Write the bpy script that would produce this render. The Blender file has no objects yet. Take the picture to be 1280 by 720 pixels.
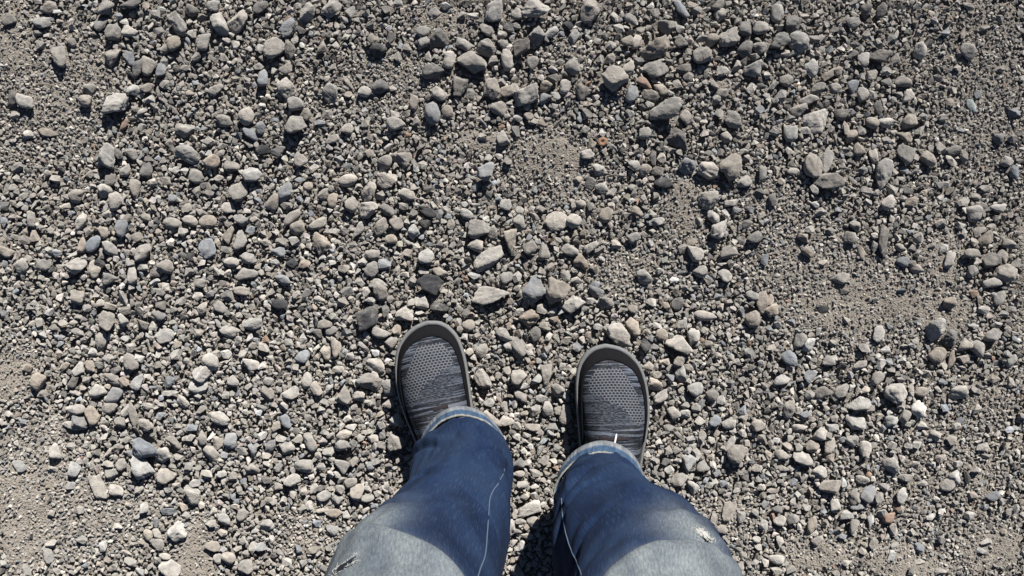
import bpy, bmesh, math, random
import numpy as np
from mathutils import Vector

# ---------------------------------------------------------------- camera, sky, sun, exposure
scene = bpy.context.scene
COL = scene.collection
H = 1.28                      # camera height above the ground
FPX = 1131.0                  # focal length in pixels of the 1280 px wide photograph
cam_d = bpy.data.cameras.new('camera')
cam_d.sensor_width = 36.0
cam_d.lens = 36.0 * FPX / 1280.0
cam_d.clip_start = 0.01
cam_d.clip_end = 2000.0
cam = bpy.data.objects.new('camera', cam_d)
cam.location = (0, 0, H)
cam.rotation_euler = (0, 0, 0)
COL.objects.link(cam)
scene.camera = cam

SUN_EL, SUN_AZ = math.radians(38.0), math.radians(20.0)   # azimuth from +Y towards +X
world = bpy.data.worlds.new('World')
scene.world = world
world.use_nodes = True
wn = world.node_tree.nodes
wl = world.node_tree.links
wn.clear()
sky = wn.new('ShaderNodeTexSky')
sky.sky_type = 'NISHITA'
sky.sun_disc = False
sky.sun_elevation = SUN_EL
sky.sun_rotation = SUN_AZ
sky.altitude = 2500.0            # clear thin air: a deep blue sky that fills the shadows little
sky.air_density = 0.6
sky.dust_density = 0.2
bg = wn.new('ShaderNodeBackground')
bg.inputs['Strength'].default_value = 0.05
wo = wn.new('ShaderNodeOutputWorld')
wl.new(sky.outputs[0], bg.inputs[0])
wl.new(bg.outputs[0], wo.inputs[0])

sun_d = bpy.data.lights.new('sun', 'SUN')
sun_d.energy = 5.0
sun_d.angle = math.radians(0.5)
sun_d.color = (1.0, 0.972, 0.94)
sun = bpy.data.objects.new('sun', sun_d)
to_sun = Vector((math.sin(SUN_AZ) * math.cos(SUN_EL), math.cos(SUN_AZ) * math.cos(SUN_EL), math.sin(SUN_EL)))
sun.rotation_euler = to_sun.to_track_quat('Z', 'Y').to_euler()
sun.location = (1, 3, 4)
COL.objects.link(sun)

scene.view_settings.view_transform = 'Standard'
scene.view_settings.look = 'None'
scene.view_settings.gamma = 1.0
scene.view_settings.use_curve_mapping = False
scene.view_settings.exposure = 1.18

RNG = np.random.default_rng(7)


# ---------------------------------------------------------------- helpers
def px2w(px, py, z=0.0):
    return ((px - 640.0) / FPX * (H - z), (360.0 - py) / FPX * (H - z))


def tag(o, label=None, cat=None, group=None, kind=None):
    if label: o['label'] = label
    if cat: o['category'] = cat
    if group: o['group'] = group
    if kind: o['kind'] = kind
    return o


def mesh_np(name, V, F, colors=None, smooth=True):
    """Mesh from numpy vertices (n,3) and faces (m,3 or m,4)."""
    V = np.ascontiguousarray(V, np.float32)
    F = np.ascontiguousarray(F, np.int32)
    k = F.shape[1]
    me = bpy.data.meshes.new(name)
    me.vertices.add(len(V)); me.vertices.foreach_set('co', V.ravel())
    me.loops.add(F.size); me.loops.foreach_set('vertex_index', F.ravel())
    me.polygons.add(len(F)); me.polygons.foreach_set('loop_start', np.arange(0, F.size, k, dtype=np.int32))
    me.polygons.foreach_set('use_smooth', np.broadcast_to(np.asarray(smooth, bool), len(F)).copy())
    me.update(calc_edges=True)
    if colors is not None:
        for an, arr in colors.items():
            a = me.color_attributes.new(an, 'FLOAT_COLOR', 'POINT')
            arr = np.asarray(arr, np.float32)
            if arr.ndim == 1:
                arr = np.stack([arr] * 3, 1)
            full = np.ones((len(V), 4), np.float32); full[:, :3] = arr[:, :3]
            a.data.foreach_set('color', full.ravel())
    return me


def set_uv(me, uv, name='UVMap'):
    layer = me.uv_layers.new(name=name)
    li = np.empty(len(me.loops), np.int32); me.loops.foreach_get('vertex_index', li)
    layer.data.foreach_set('uv', np.ascontiguousarray(np.asarray(uv, np.float32)[li]).ravel())


def obj(name, me, mat, parent=None):
    o = bpy.data.objects.new(name, me)
    COL.objects.link(o)
    if mat is not None and not me.materials:
        me.materials.append(mat)
    o.parent = parent
    return o


def grid_faces(nr, nc, wrap=False):
    r = np.arange(nr - 1)[:, None]
    c = np.arange(nc if wrap else nc - 1)[None, :]
    c2 = (c + 1) % nc
    return np.stack([r * nc + c, r * nc + c2, (r + 1) * nc + c2, (r + 1) * nc + c], -1).reshape(-1, 4)


_lat = {}
def vnoise(x, y, scale, seed):
    """2-D value noise, -1..1."""
    if seed not in _lat:
        _lat[seed] = np.random.default_rng(seed).uniform(-1, 1, (256, 256))
    L = _lat[seed]
    x = np.asarray(x, float) * scale + 57.3; y = np.asarray(y, float) * scale + 31.7
    xi = np.floor(x).astype(int); yi = np.floor(y).astype(int)
    fx = x - xi; fy = y - yi
    fx = fx * fx * (3 - 2 * fx); fy = fy * fy * (3 - 2 * fy)
    a = L[xi % 256, yi % 256]; b = L[(xi + 1) % 256, yi % 256]
    c = L[xi % 256, (yi + 1) % 256]; d = L[(xi + 1) % 256, (yi + 1) % 256]
    return (a * (1 - fx) + b * fx) * (1 - fy) + (c * (1 - fx) + d * fx) * fy


class Nodes:
    def __init__(self, name):
        self.m = bpy.data.materials.new(name); self.m.use_nodes = True
        self.t = self.m.node_tree; self.t.nodes.clear()
        self.out = self.n('ShaderNodeOutputMaterial')
        self.b = self.n('ShaderNodeBsdfPrincipled')
        self.l(self.b.outputs[0], self.out.inputs[0])
    def n(self, kind, **kw):
        nd = self.t.nodes.new(kind)
        for k, v in kw.items(): setattr(nd, k, v)
        return nd
    def l(self, a, b): self.t.links.new(a, b)
    def put(self, sock, v):
        if hasattr(v, 'is_linked') or hasattr(v, 'node'): self.l(v, sock)
        else: sock.default_value = v
    def math(self, op, a, b=0.0, c=None):
        nd = self.n('ShaderNodeMath', operation=op)
        self.put(nd.inputs[0], a); self.put(nd.inputs[1], b)
        if c is not None: self.put(nd.inputs[2], c)
        return nd.outputs[0]
    def noise(self, vec, scale, detail=3.0, rough=0.55, dist=0.0):
        nd = self.n('ShaderNodeTexNoise')
        self.l(vec, nd.inputs['Vector'])
        nd.inputs['Scale'].default_value = scale; nd.inputs['Detail'].default_value = detail
        nd.inputs['Roughness'].default_value = rough; nd.inputs['Distortion'].default_value = dist
        return nd.outputs['Fac']
    def ramp(self, fac, lo, hi, a=0.0, b=1.0):
        nd = self.n('ShaderNodeMapRange', clamp=True)
        self.put(nd.inputs['Value'], fac)
        nd.inputs['From Min'].default_value = lo; nd.inputs['From Max'].default_value = hi
        nd.inputs['To Min'].default_value = a; nd.inputs['To Max'].default_value = b
        return nd.outputs[0]
    def mix(self, fac, a, b, mode='MIX'):
        nd = self.n('ShaderNodeMix', data_type='RGBA', blend_type=mode)
        self.put(nd.inputs['Factor'], fac)
        for s, v in ((nd.inputs['A'], a), (nd.inputs['B'], b)):
            pass
        ins = [s for s in nd.inputs if s.type == 'RGBA']
        for s, v in zip(ins, (a, b)):
            if isinstance(v, tuple): s.default_value = (*v[:3], 1.0)
            else: self.l(v, s)
        return [s for s in nd.outputs if s.type == 'RGBA'][0]
    def attr(self, name, what='Color'):
        nd = self.n('ShaderNodeAttribute', attribute_name=name)
        return nd.outputs[what]
    def scalevec(self, vec, s):
        nd = self.n('ShaderNodeMapping'); self.l(vec, nd.inputs['Vector'])
        nd.inputs['Scale'].default_value = s
        return nd.outputs[0]
    def bump(self, h, strength, dist, normal=None):
        nd = self.n('ShaderNodeBump')
        nd.inputs['Strength'].default_value = strength; nd.inputs['Distance'].default_value = dist
        self.l(h, nd.inputs['Height'])
        if normal is not None: self.l(normal, nd.inputs['Normal'])
        return nd.outputs[0]


# ---------------------------------------------------------------- materials
def stone_material():
    N = Nodes('weathered_stone')
    pos = N.n('ShaderNodeNewGeometry').outputs['Position']
    base = N.attr('stone_color')
    n1 = N.noise(pos, 130, 4, 0.6)
    n2 = N.noise(pos, 620, 4, 0.65)
    n3 = N.noise(pos, 45, 2, 0.5)
    c = N.mix(N.ramp(n1, 0.3, 0.72, 0.0, 1.0), (0.66, 0.66, 0.67), (1.22, 1.21, 1.17))
    c = N.mix(1.0, base, c, 'MULTIPLY')
    c = N.mix(N.ramp(n2, 0.35, 0.68, 0.0, 0.55), N.mix(1.0, c, (0.74, 0.74, 0.75), 'MULTIPLY'), N.mix(1.0, c, (1.16, 1.15, 1.13), 'MULTIPLY'))
    # dusty clay film in blotches
    c = N.mix(N.ramp(n3, 0.5, 0.72, 0.0, 0.28), c, (0.25, 0.222, 0.183))
    # pale hairline veins
    w = N.n('ShaderNodeTexVoronoi', feature='DISTANCE_TO_EDGE'); N.l(pos, w.inputs['Vector']); w.inputs['Scale'].default_value = 75
    v = N.math('MULTIPLY', N.ramp(w.outputs['Distance'], 0.0, 0.035, 1.0, 0.0), N.ramp(n3, 0.5, 0.62, 0.0, 0.4))
    c = N.mix(v, c, (0.34, 0.325, 0.295))
    N.l(c, N.b.inputs['Base Color'])
    N.b.inputs['Roughness'].default_value = 0.86
    N.b.inputs['Diffuse Roughness'].default_value = 1.0
    N.b.inputs['Specular IOR Level'].default_value = 0.3
    b1 = N.bump(n1, 0.7, 0.004)
    b2 = N.bump(n2, 0.6, 0.0012, b1)
    N.l(b2, N.b.inputs['Normal'])
    return N.m


def soil_material():
    N = Nodes('dusty_soil')
    pos = N.n('ShaderNodeNewGeometry').outputs['Position']
    n1 = N.noise(pos, 14, 4, 0.6)
    n2 = N.noise(pos, 260, 5, 0.7)
    n3 = N.noise(pos, 900, 3, 0.7)
    vo = N.n('ShaderNodeTexVoronoi'); N.l(pos, vo.inputs['Vector']); vo.inputs['Scale'].default_value = 420
    c = N.mix(n1, (0.215, 0.191, 0.160), (0.25, 0.226, 0.193))
    g = N.mix(N.ramp(n2, 0.3, 0.7), (0.62, 0.61, 0.60), (1.25, 1.24, 1.22))
    c = N.mix(1.0, c, g, 'MULTIPLY')
    c = N.mix(N.ramp(n3, 0.55, 0.75, 0.0, 0.4), c, (0.29, 0.27, 0.24))
    N.l(c, N.b.inputs['Base Color'])
    N.b.inputs['Roughness'].default_value = 0.95
    N.b.inputs['Diffuse Roughness'].default_value = 1.0
    N.b.inputs['Specular IOR Level'].default_value = 0.2
    b1 = N.bump(N.math('SUBTRACT', 1.0, vo.outputs['Distance']), 0.8, 0.0022)
    b2 = N.bump(n2, 0.9, 0.0025, b1)
    N.l(b2, N.b.inputs['Normal'])
    return N.m


def denim_material():
    N = Nodes('indigo_denim')
    uv = N.n('ShaderNodeUVMap', uv_map='UVMap').outputs[0]
    fade = N.attr('fade', 'Fac')
    wear = N.attr('wear', 'Fac')
    streak = N.noise(N.scalevec(uv, (1050, 52, 1)), 1.0, 3, 0.65)
    slub = N.noise(N.scalevec(uv, (700, 1300, 1)), 1.0, 2, 0.6)
    blot = N.noise(N.scalevec(uv, (22, 16, 1)), 1.0, 3, 0.55)
    blue = N.mix(N.ramp(blot, 0.3, 0.7), (0.0018, 0.0060, 0.0210), (0.0042, 0.0130, 0.0385))
    st = N.math('ADD', N.math('MULTIPLY', N.ramp(streak, 0.52, 0.74), 0.26), N.math('MULTIPLY', N.ramp(slub, 0.55, 0.8), 0.12))
    blue = N.mix(N.math('ADD', st, N.math('MULTIPLY', wear, 0.10)), blue, (0.052, 0.090, 0.145))
    twill = N.noise(N.scalevec(uv, (620, 120, 1)), 1.0, 4, 0.75)
    pale = N.mix(N.ramp(twill, 0.3, 0.72), (0.082, 0.098, 0.106), (0.175, 0.188, 0.184))
    f = N.ramp(N.math('ADD', N.math('MULTIPLY', fade, N.ramp(blot, 0.25, 0.65, 0.72, 1.12)), N.math('MULTIPLY', N.math('SUBTRACT', twill, 0.5), N.math('MULTIPLY', fade, 0.8))), 0.0, 1.0)
    c = N.mix(f, blue, pale)
    N.l(c, N.b.inputs['Base Color'])
    N.b.inputs['Roughness'].default_value = 0.9
    N.b.inputs['Specular IOR Level'].default_value = 0.15
    N.b.inputs['Sheen Weight'].default_value = 0.0
    tw = N.n('ShaderNodeTexWave', wave_type='BANDS', bands_direction='DIAGONAL')
    N.l(N.scalevec(uv, (1, 1, 1)), tw.inputs['Vector']); tw.inputs['Scale'].default_value = 240
    b = N.bump(tw.outputs['Fac'], 0.25, 0.0005)
    b = N.bump(streak, 0.45, 0.0008, b)
    N.l(b, N.b.inputs['Normal'])
    return N.m


def cuff_material():
    N = Nodes('turned_up_denim')
    uv = N.n('ShaderNodeUVMap', uv_map='UVMap').outputs[0]
    base = N.attr('cloth_color')
    n = N.noise(N.scalevec(uv, (170, 25, 1)), 1.0, 3, 0.6)
    f = N.noise(N.scalevec(uv, (1400, 1400, 1)), 1.0, 2, 0.6)
    c = N.mix(1.0, base, N.mix(N.ramp(n, 0.3, 0.7), (0.55, 0.58, 0.62), (1.5, 1.45, 1.38)), 'MULTIPLY')
    c = N.mix(1.0, c, N.mix(f, (0.8, 0.8, 0.8), (1.2, 1.2, 1.2)), 'MULTIPLY')
    N.l(c, N.b.inputs['Base Color'])
    N.b.inputs['Roughness'].default_value = 0.92
    N.b.inputs['Specular IOR Level'].default_value = 0.1
    N.l(N.bump(N.math('ADD', n, N.math('MULTIPLY', f, 0.3)), 0.6, 0.002), N.b.inputs['Normal'])
    return N.m


def knit_material():
    N = Nodes('heather_knit')
    uv = N.n('ShaderNodeUVMap', uv_map='UVMap').outputs[0]
    sep = N.n('ShaderNodeSeparateXYZ'); N.l(uv, sep.inputs[0])
    u, v = sep.outputs[0], sep.outputs[1]
    zone = N.attr('mesh_zone', 'Fac')
    fine = N.attr('fine_zone', 'Fac')
    # broken heather stripes across the foot, slightly bowed
    vb = N.math('SUBTRACT', v, N.math('MULTIPLY', N.math('MULTIPLY', u, u), 2.2))
    comb = N.n('ShaderNodeCombineXYZ'); N.l(u, comb.inputs[0]); N.l(vb, comb.inputs[1])
    p = comb.outputs[0]
    s1 = N.noise(N.scalevec(p, (16, 470, 1)), 1.0, 2, 0.6)
    s2 = N.noise(N.scalevec(p, (200, 1150, 1)), 1.0, 2, 0.6)
    s3 = N.noise(N.scalevec(p, (6, 90, 1)), 1.0, 2, 0.5)
    stripe = N.ramp(N.math('ADD', N.math('ADD', N.math('MULTIPLY', s1, 0.75), N.math('MULTIPLY', s2, 0.25)), N.math('MULTIPLY', N.math('SUBTRACT', s3, 0.5), 0.55)), 0.49, 0.56)
    fi = N.ramp(N.math('ADD', N.math('MULTIPLY', s2, 0.75), N.math('MULTIPLY', s1, 0.25)), 0.44, 0.60)
    body = N.math('ADD', N.math('MULTIPLY', stripe, N.math('SUBTRACT', 1.0, fine)), N.math('MULTIPLY', fi, fine))
    dark, light = (0.0032, 0.0042, 0.0078), (0.088, 0.100, 0.122)
    c = N.mix(N.math('MULTIPLY', body, 0.8), dark, light)
    # open mesh: staggered oval holes
    PX, PY = 0.0050, 0.0072
    def cell(off):
        a = N.math('SUBTRACT', N.math('FRACT', N.math('ADD', N.math('DIVIDE', u, PX), 50.0 + off)), 0.5)
        b = N.math('SUBTRACT', N.math('FRACT', N.math('ADD', N.math('DIVIDE', vb, PY), 50.0 + off)), 0.5)
        a = N.math('MULTIPLY', a, PX / 0.00192); b = N.math('MULTIPLY', b, PY / 0.00138)
        return N.math('ADD', N.math('MULTIPLY', a, a), N.math('MULTIPLY', b, b))
    hole = N.ramp(N.math('MINIMUM', cell(0.0), cell(0.5)), 0.75, 1.35)
    lat = N.mix(s2, (0.064, 0.070, 0.079), (0.104, 0.112, 0.122))
    mesh_c = N.mix(hole, (0.012, 0.012, 0.016), lat)
    zs = N.ramp(zone, 0.4, 0.6)
    c = N.mix(zs, c, mesh_c)
    pos = N.n('ShaderNodeNewGeometry').outputs['Position']
    dust = N.math('MULTIPLY', N.ramp(N.noise(pos, 55, 4, 0.65), 0.48, 0.75), N.ramp(N.noise(pos, 700, 3, 0.7), 0.4, 0.7, 0.05, 0.30))
    c = N.mix(dust, c, (0.13, 0.12, 0.105))
    N.l(c, N.b.inputs['Base Color'])
    N.b.inputs['Roughness'].default_value = 0.85
    N.b.inputs['Specular IOR Level'].default_value = 0.2
    h = N.math('ADD', N.math('MULTIPLY', hole, zs), N.math('MULTIPLY', body, N.math('SUBTRACT', 1.0, zs)))
    N.l(N.bump(h, 0.7, 0.0012), N.b.inputs['Normal'])
    return N.m


def plain(name, col, rough=0.7, spec=0.3, nscale=400, namp=0.18, bump=0.3, bd=0.0006):
    N = Nodes(name)
    pos = N.n('ShaderNodeNewGeometry').outputs['Position']
    n = N.noise(pos, nscale, 4, 0.6)
    lo = tuple(x * (1 - namp) for x in col); hi = tuple(x * (1 + namp) for x in col)
    N.l(N.mix(n, lo, hi), N.b.inputs['Base Color'])
    N.b.inputs['Roughness'].default_value = rough
    N.b.inputs['Specular IOR Level'].default_value = spec
    N.l(N.bump(n, bump, bd), N.b.inputs['Normal'])
    return N.m


M_STONE = stone_material()
M_SOIL = soil_material()
M_DENIM = denim_material()
M_CUFF = cuff_material()
M_KNIT = knit_material()
M_SOLE = plain('grey_rubber', (0.118, 0.119, 0.118), 0.85, 0.15, 220, 0.3)
M_RAND = plain('black_rubber', (0.0060, 0.0060, 0.0066), 0.9, 0.06, 500, 0.35)
M_TAB = plain('brown_webbing', (0.018, 0.014, 0.015), 0.9, 0.1, 900, 0.3)
M_LACE = plain('white_cord', (0.42, 0.42, 0.41), 0.85, 0.2, 1200, 0.12)
M_THREAD = plain('pale_thread', (0.055, 0.075, 0.105), 0.85, 0.2, 1500, 0.35)
M_FRAY = plain('frayed_cotton', (0.27, 0.265, 0.245), 0.95, 0.1, 900, 0.15)
M_SKIN = plain('skin', (0.40, 0.24, 0.17), 0.6, 0.4, 200, 0.1)
M_RUST = plain('rusty_iron', (0.20, 0.12, 0.078), 0.9, 0.2, 500, 0.4, 0.6, 0.001)
M_HOLE_SHADE = plain('hole_shade', (0.012, 0.014, 0.02), 0.95, 0.05)  # near-black colour standing in for the shade inside the torn knee


# bare or finely graded patches: centre px, radii px, how bare (1 = dust and grit only)
BARE = [(690, 200, 62, 34, 1.0), (545, 26, 42, 24, .85), (500, 85, 70, 26, .7), (480, 118, 60, 30, .6), (600, 176, 44, 14, .9), (60, 120, 80, 80, .65),
        (14, 50, 26, 50, .9), (1235, 110, 75, 130, .62), (1255, 30, 50, 40, .8), (1085, 385, 115, 46, .84), (1010, 325, 76, 50, .70), (1178, 330, 28, 42, .9), (862, 262, 36, 46, .9),
        (780, 335, 60, 40, .6), (16, 468, 30, 46, .86), (18, 650, 50, 85, .90), (105, 650, 90, 60, .7), (246, 690, 26, 46, .95), (1250, 690, 60, 46, .85), (1130, 705, 70, 26, .9),
        (1025, 695, 50, 26, .9), (905, 648, 46, 30, .75), (1240, 505, 34, 30, .8), (905, 113, 22, 12, .9), (712, 60, 22, 14, .8), (385, 665, 50, 40, .55), (1185, 545, 40, 30, .5),
        (880, 690, 40, 40, .7), (1225, 590, 50, 40, .6), (60, 560, 40, 40, .7), (35, 610, 40, 40, .85), (715, 235, 50, 22, .6), (1150, 620, 90, 50, .45), (1060, 340, 60, 40, .7),
        (300, 250, 0.1, 0.1, 0), (420, 150, 50, 30, .35), (30, 190, 50, 40, .5), (1180, 395, 50, 30, .85), (955, 250, 40, 30, .6), (160, 640, 60, 40, .5)]


def bare(x, y):
    px = 640 + x / H * FPX; py = 360 - y / H * FPX
    px = px + 10 * vnoise(x, y, 14, 31); py = py + 10 * vnoise(x, y, 14, 32)
    v = np.zeros_like(px)
    for bx, by, rx, ry, s in BARE:
        d = np.sqrt(((px - bx) / rx) ** 2 + ((py - by) / ry) ** 2)
        v = np.maximum(v, s * np.clip(1.6 - d * 1.05, 0, 1))
    out = (np.abs(px - 640) > 640) | (np.abs(py - 360) > 360)
    n = vnoise(x, y, 3.0, 33) * 0.7 + vnoise(x, y, 7.0, 34) * 0.4
    return np.where(out, np.clip(n * 1.6, 0, 0.9), v)


# ---------------------------------------------------------------- ground
def relief(x, y):
    """Level of the top of the gravel."""
    return (0.0055 * vnoise(x, y, 3.1, 11) + 0.0035 * vnoise(x, y, 8.0, 12) + 0.0016 * vnoise(x, y, 26.0, 13))


def ground_h(x, y):
    """Level of the soil: it lies deeper where the gravel is loose and thick."""
    return relief(x, y) - 0.0090 * (1 - bare(x, y))


def axis(lim, step, far):
    a = list(np.arange(0, lim + step / 2, step)); s = step
    while a[-1] < far:
        s *= 1.35; a.append(a[-1] + s)
    a = np.array(a)
    return np.concatenate([-a[:0:-1], a])


def build_ground():
    ax = axis(0.86, 0.0045, 300.0); ay = axis(0.62, 0.0045, 300.0)
    X, Y = np.meshgrid(ax, ay)
    near = np.clip(1.6 - np.hypot(X, Y) / 1.5, 0, 1)
    Z = np.where(np.hypot(X, Y) < 3, ground_h(X, Y), relief(X, Y) - 0.004) + near * (0.0011 * vnoise(X, Y, 90, 14) + 0.0007 * vnoise(X, Y, 190, 15))
    V = np.stack([X, Y, Z], -1).reshape(-1, 3)
    me = mesh_np('ground', V, grid_faces(len(ay), len(ax)))
    tag(obj('ground', me, M_SOIL), 'dusty grey brown soil of the gravel track', None, None, 'structure')


build_ground()

# ---------------------------------------------------------------- stones
_ico = {}
def ico(n):
    if n not in _ico:
        bm = bmesh.new(); bmesh.ops.create_icosphere(bm, subdivisions=n, radius=1.0)
        bm.verts.ensure_lookup_table()
        V = np.array([v.co for v in bm.verts]); F = np.array([[v.index for v in f.verts] for f in bm.faces])
        V /= np.linalg.norm(V, axis=1)[:, None]
        bm.free(); _ico[n] = (V, F)
    return _ico[n]


def rock(rng, level, rounded=False):
    """A stone with broken faces: unit ball cut by soft planes, lumpy, fitted to the box -1..1."""
    D, F = ico(level)
    npl = rng.integers(5, 9) if rounded else rng.integers(8, 14)
    nn = rng.normal(size=(npl, 3)); nn /= np.linalg.norm(nn, axis=1)[:, None]
    h = rng.uniform(0.72, 1.0, npl) if rounded else rng.uniform(0.36, 0.74, npl)
    p = 5.0 if rounded else rng.uniform(30, 80)
    t = np.maximum(0, D @ nn.T) / h
    r = (1.0 + (t ** p).sum(1)) ** (-1.0 / p)
    amp = 0.03 if rounded else 0.034
    for k in range(9):
        q = rng.normal(size=3) * (2.0 + 1.5 * k)
        r = r * (1 + amp / (1 + 0.12 * k) * np.sin(D @ q + rng.uniform(0, 6.28)))
    V = D * r[:, None]
    V -= (V.max(0) + V.min(0)) / 2
    V /= np.abs(V).max(0)
    return V


def hull_rock(seed, n):
    """A broken chip: convex hull of n points, always 2n - 4 facets."""
    rng = np.random.default_rng(seed)
    while True:
        P = rng.normal(size=(n, 3)); P /= np.linalg.norm(P, axis=1)[:, None]
        for _ in range(1):                                        # keep points from falling together
            d = P[:, None] - P[None]; w = 1.0 / ((d ** 2).sum(-1) + 0.15)
            P = P + 0.03 * (d * w[..., None]).sum(1) / n * 4; P /= np.linalg.norm(P, axis=1)[:, None]
        bm = bmesh.new()
        vs = [bm.verts.new(p) for p in P]
        bmesh.ops.convex_hull(bm, input=vs)
        bm.verts.index_update()
        F = np.array([[v.index for v in f.verts] for f in bm.faces])
        ok = F.shape == (2 * n - 4, 3)
        V = np.array([v.co for v in bm.verts])
        bm.normal_update()
        bm.free()
        if not ok: continue
        V = V * np.array([1.0, rng.uniform(0.6, 1.0), rng.uniform(0.55, 0.95)]) @ np.linalg.qr(rng.normal(size=(3, 3)))[0]
        V -= (V.max(0) + V.min(0)) / 2
        return V / np.abs(V).max(0), F


PAL = {'g': (0.262, 0.245, 0.220), 'p': (0.345, 0.325, 0.294), 'w': (0.385, 0.372, 0.348), 'd': (0.160, 0.152, 0.141),
       'k': (0.045, 0.045, 0.047), 'b': (0.218, 0.227, 0.235), 't': (0.28, 0.248, 0.210), 'r': (0.26, 0.18, 0.135), 'c': (0.29, 0.335, 0.33)}

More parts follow.
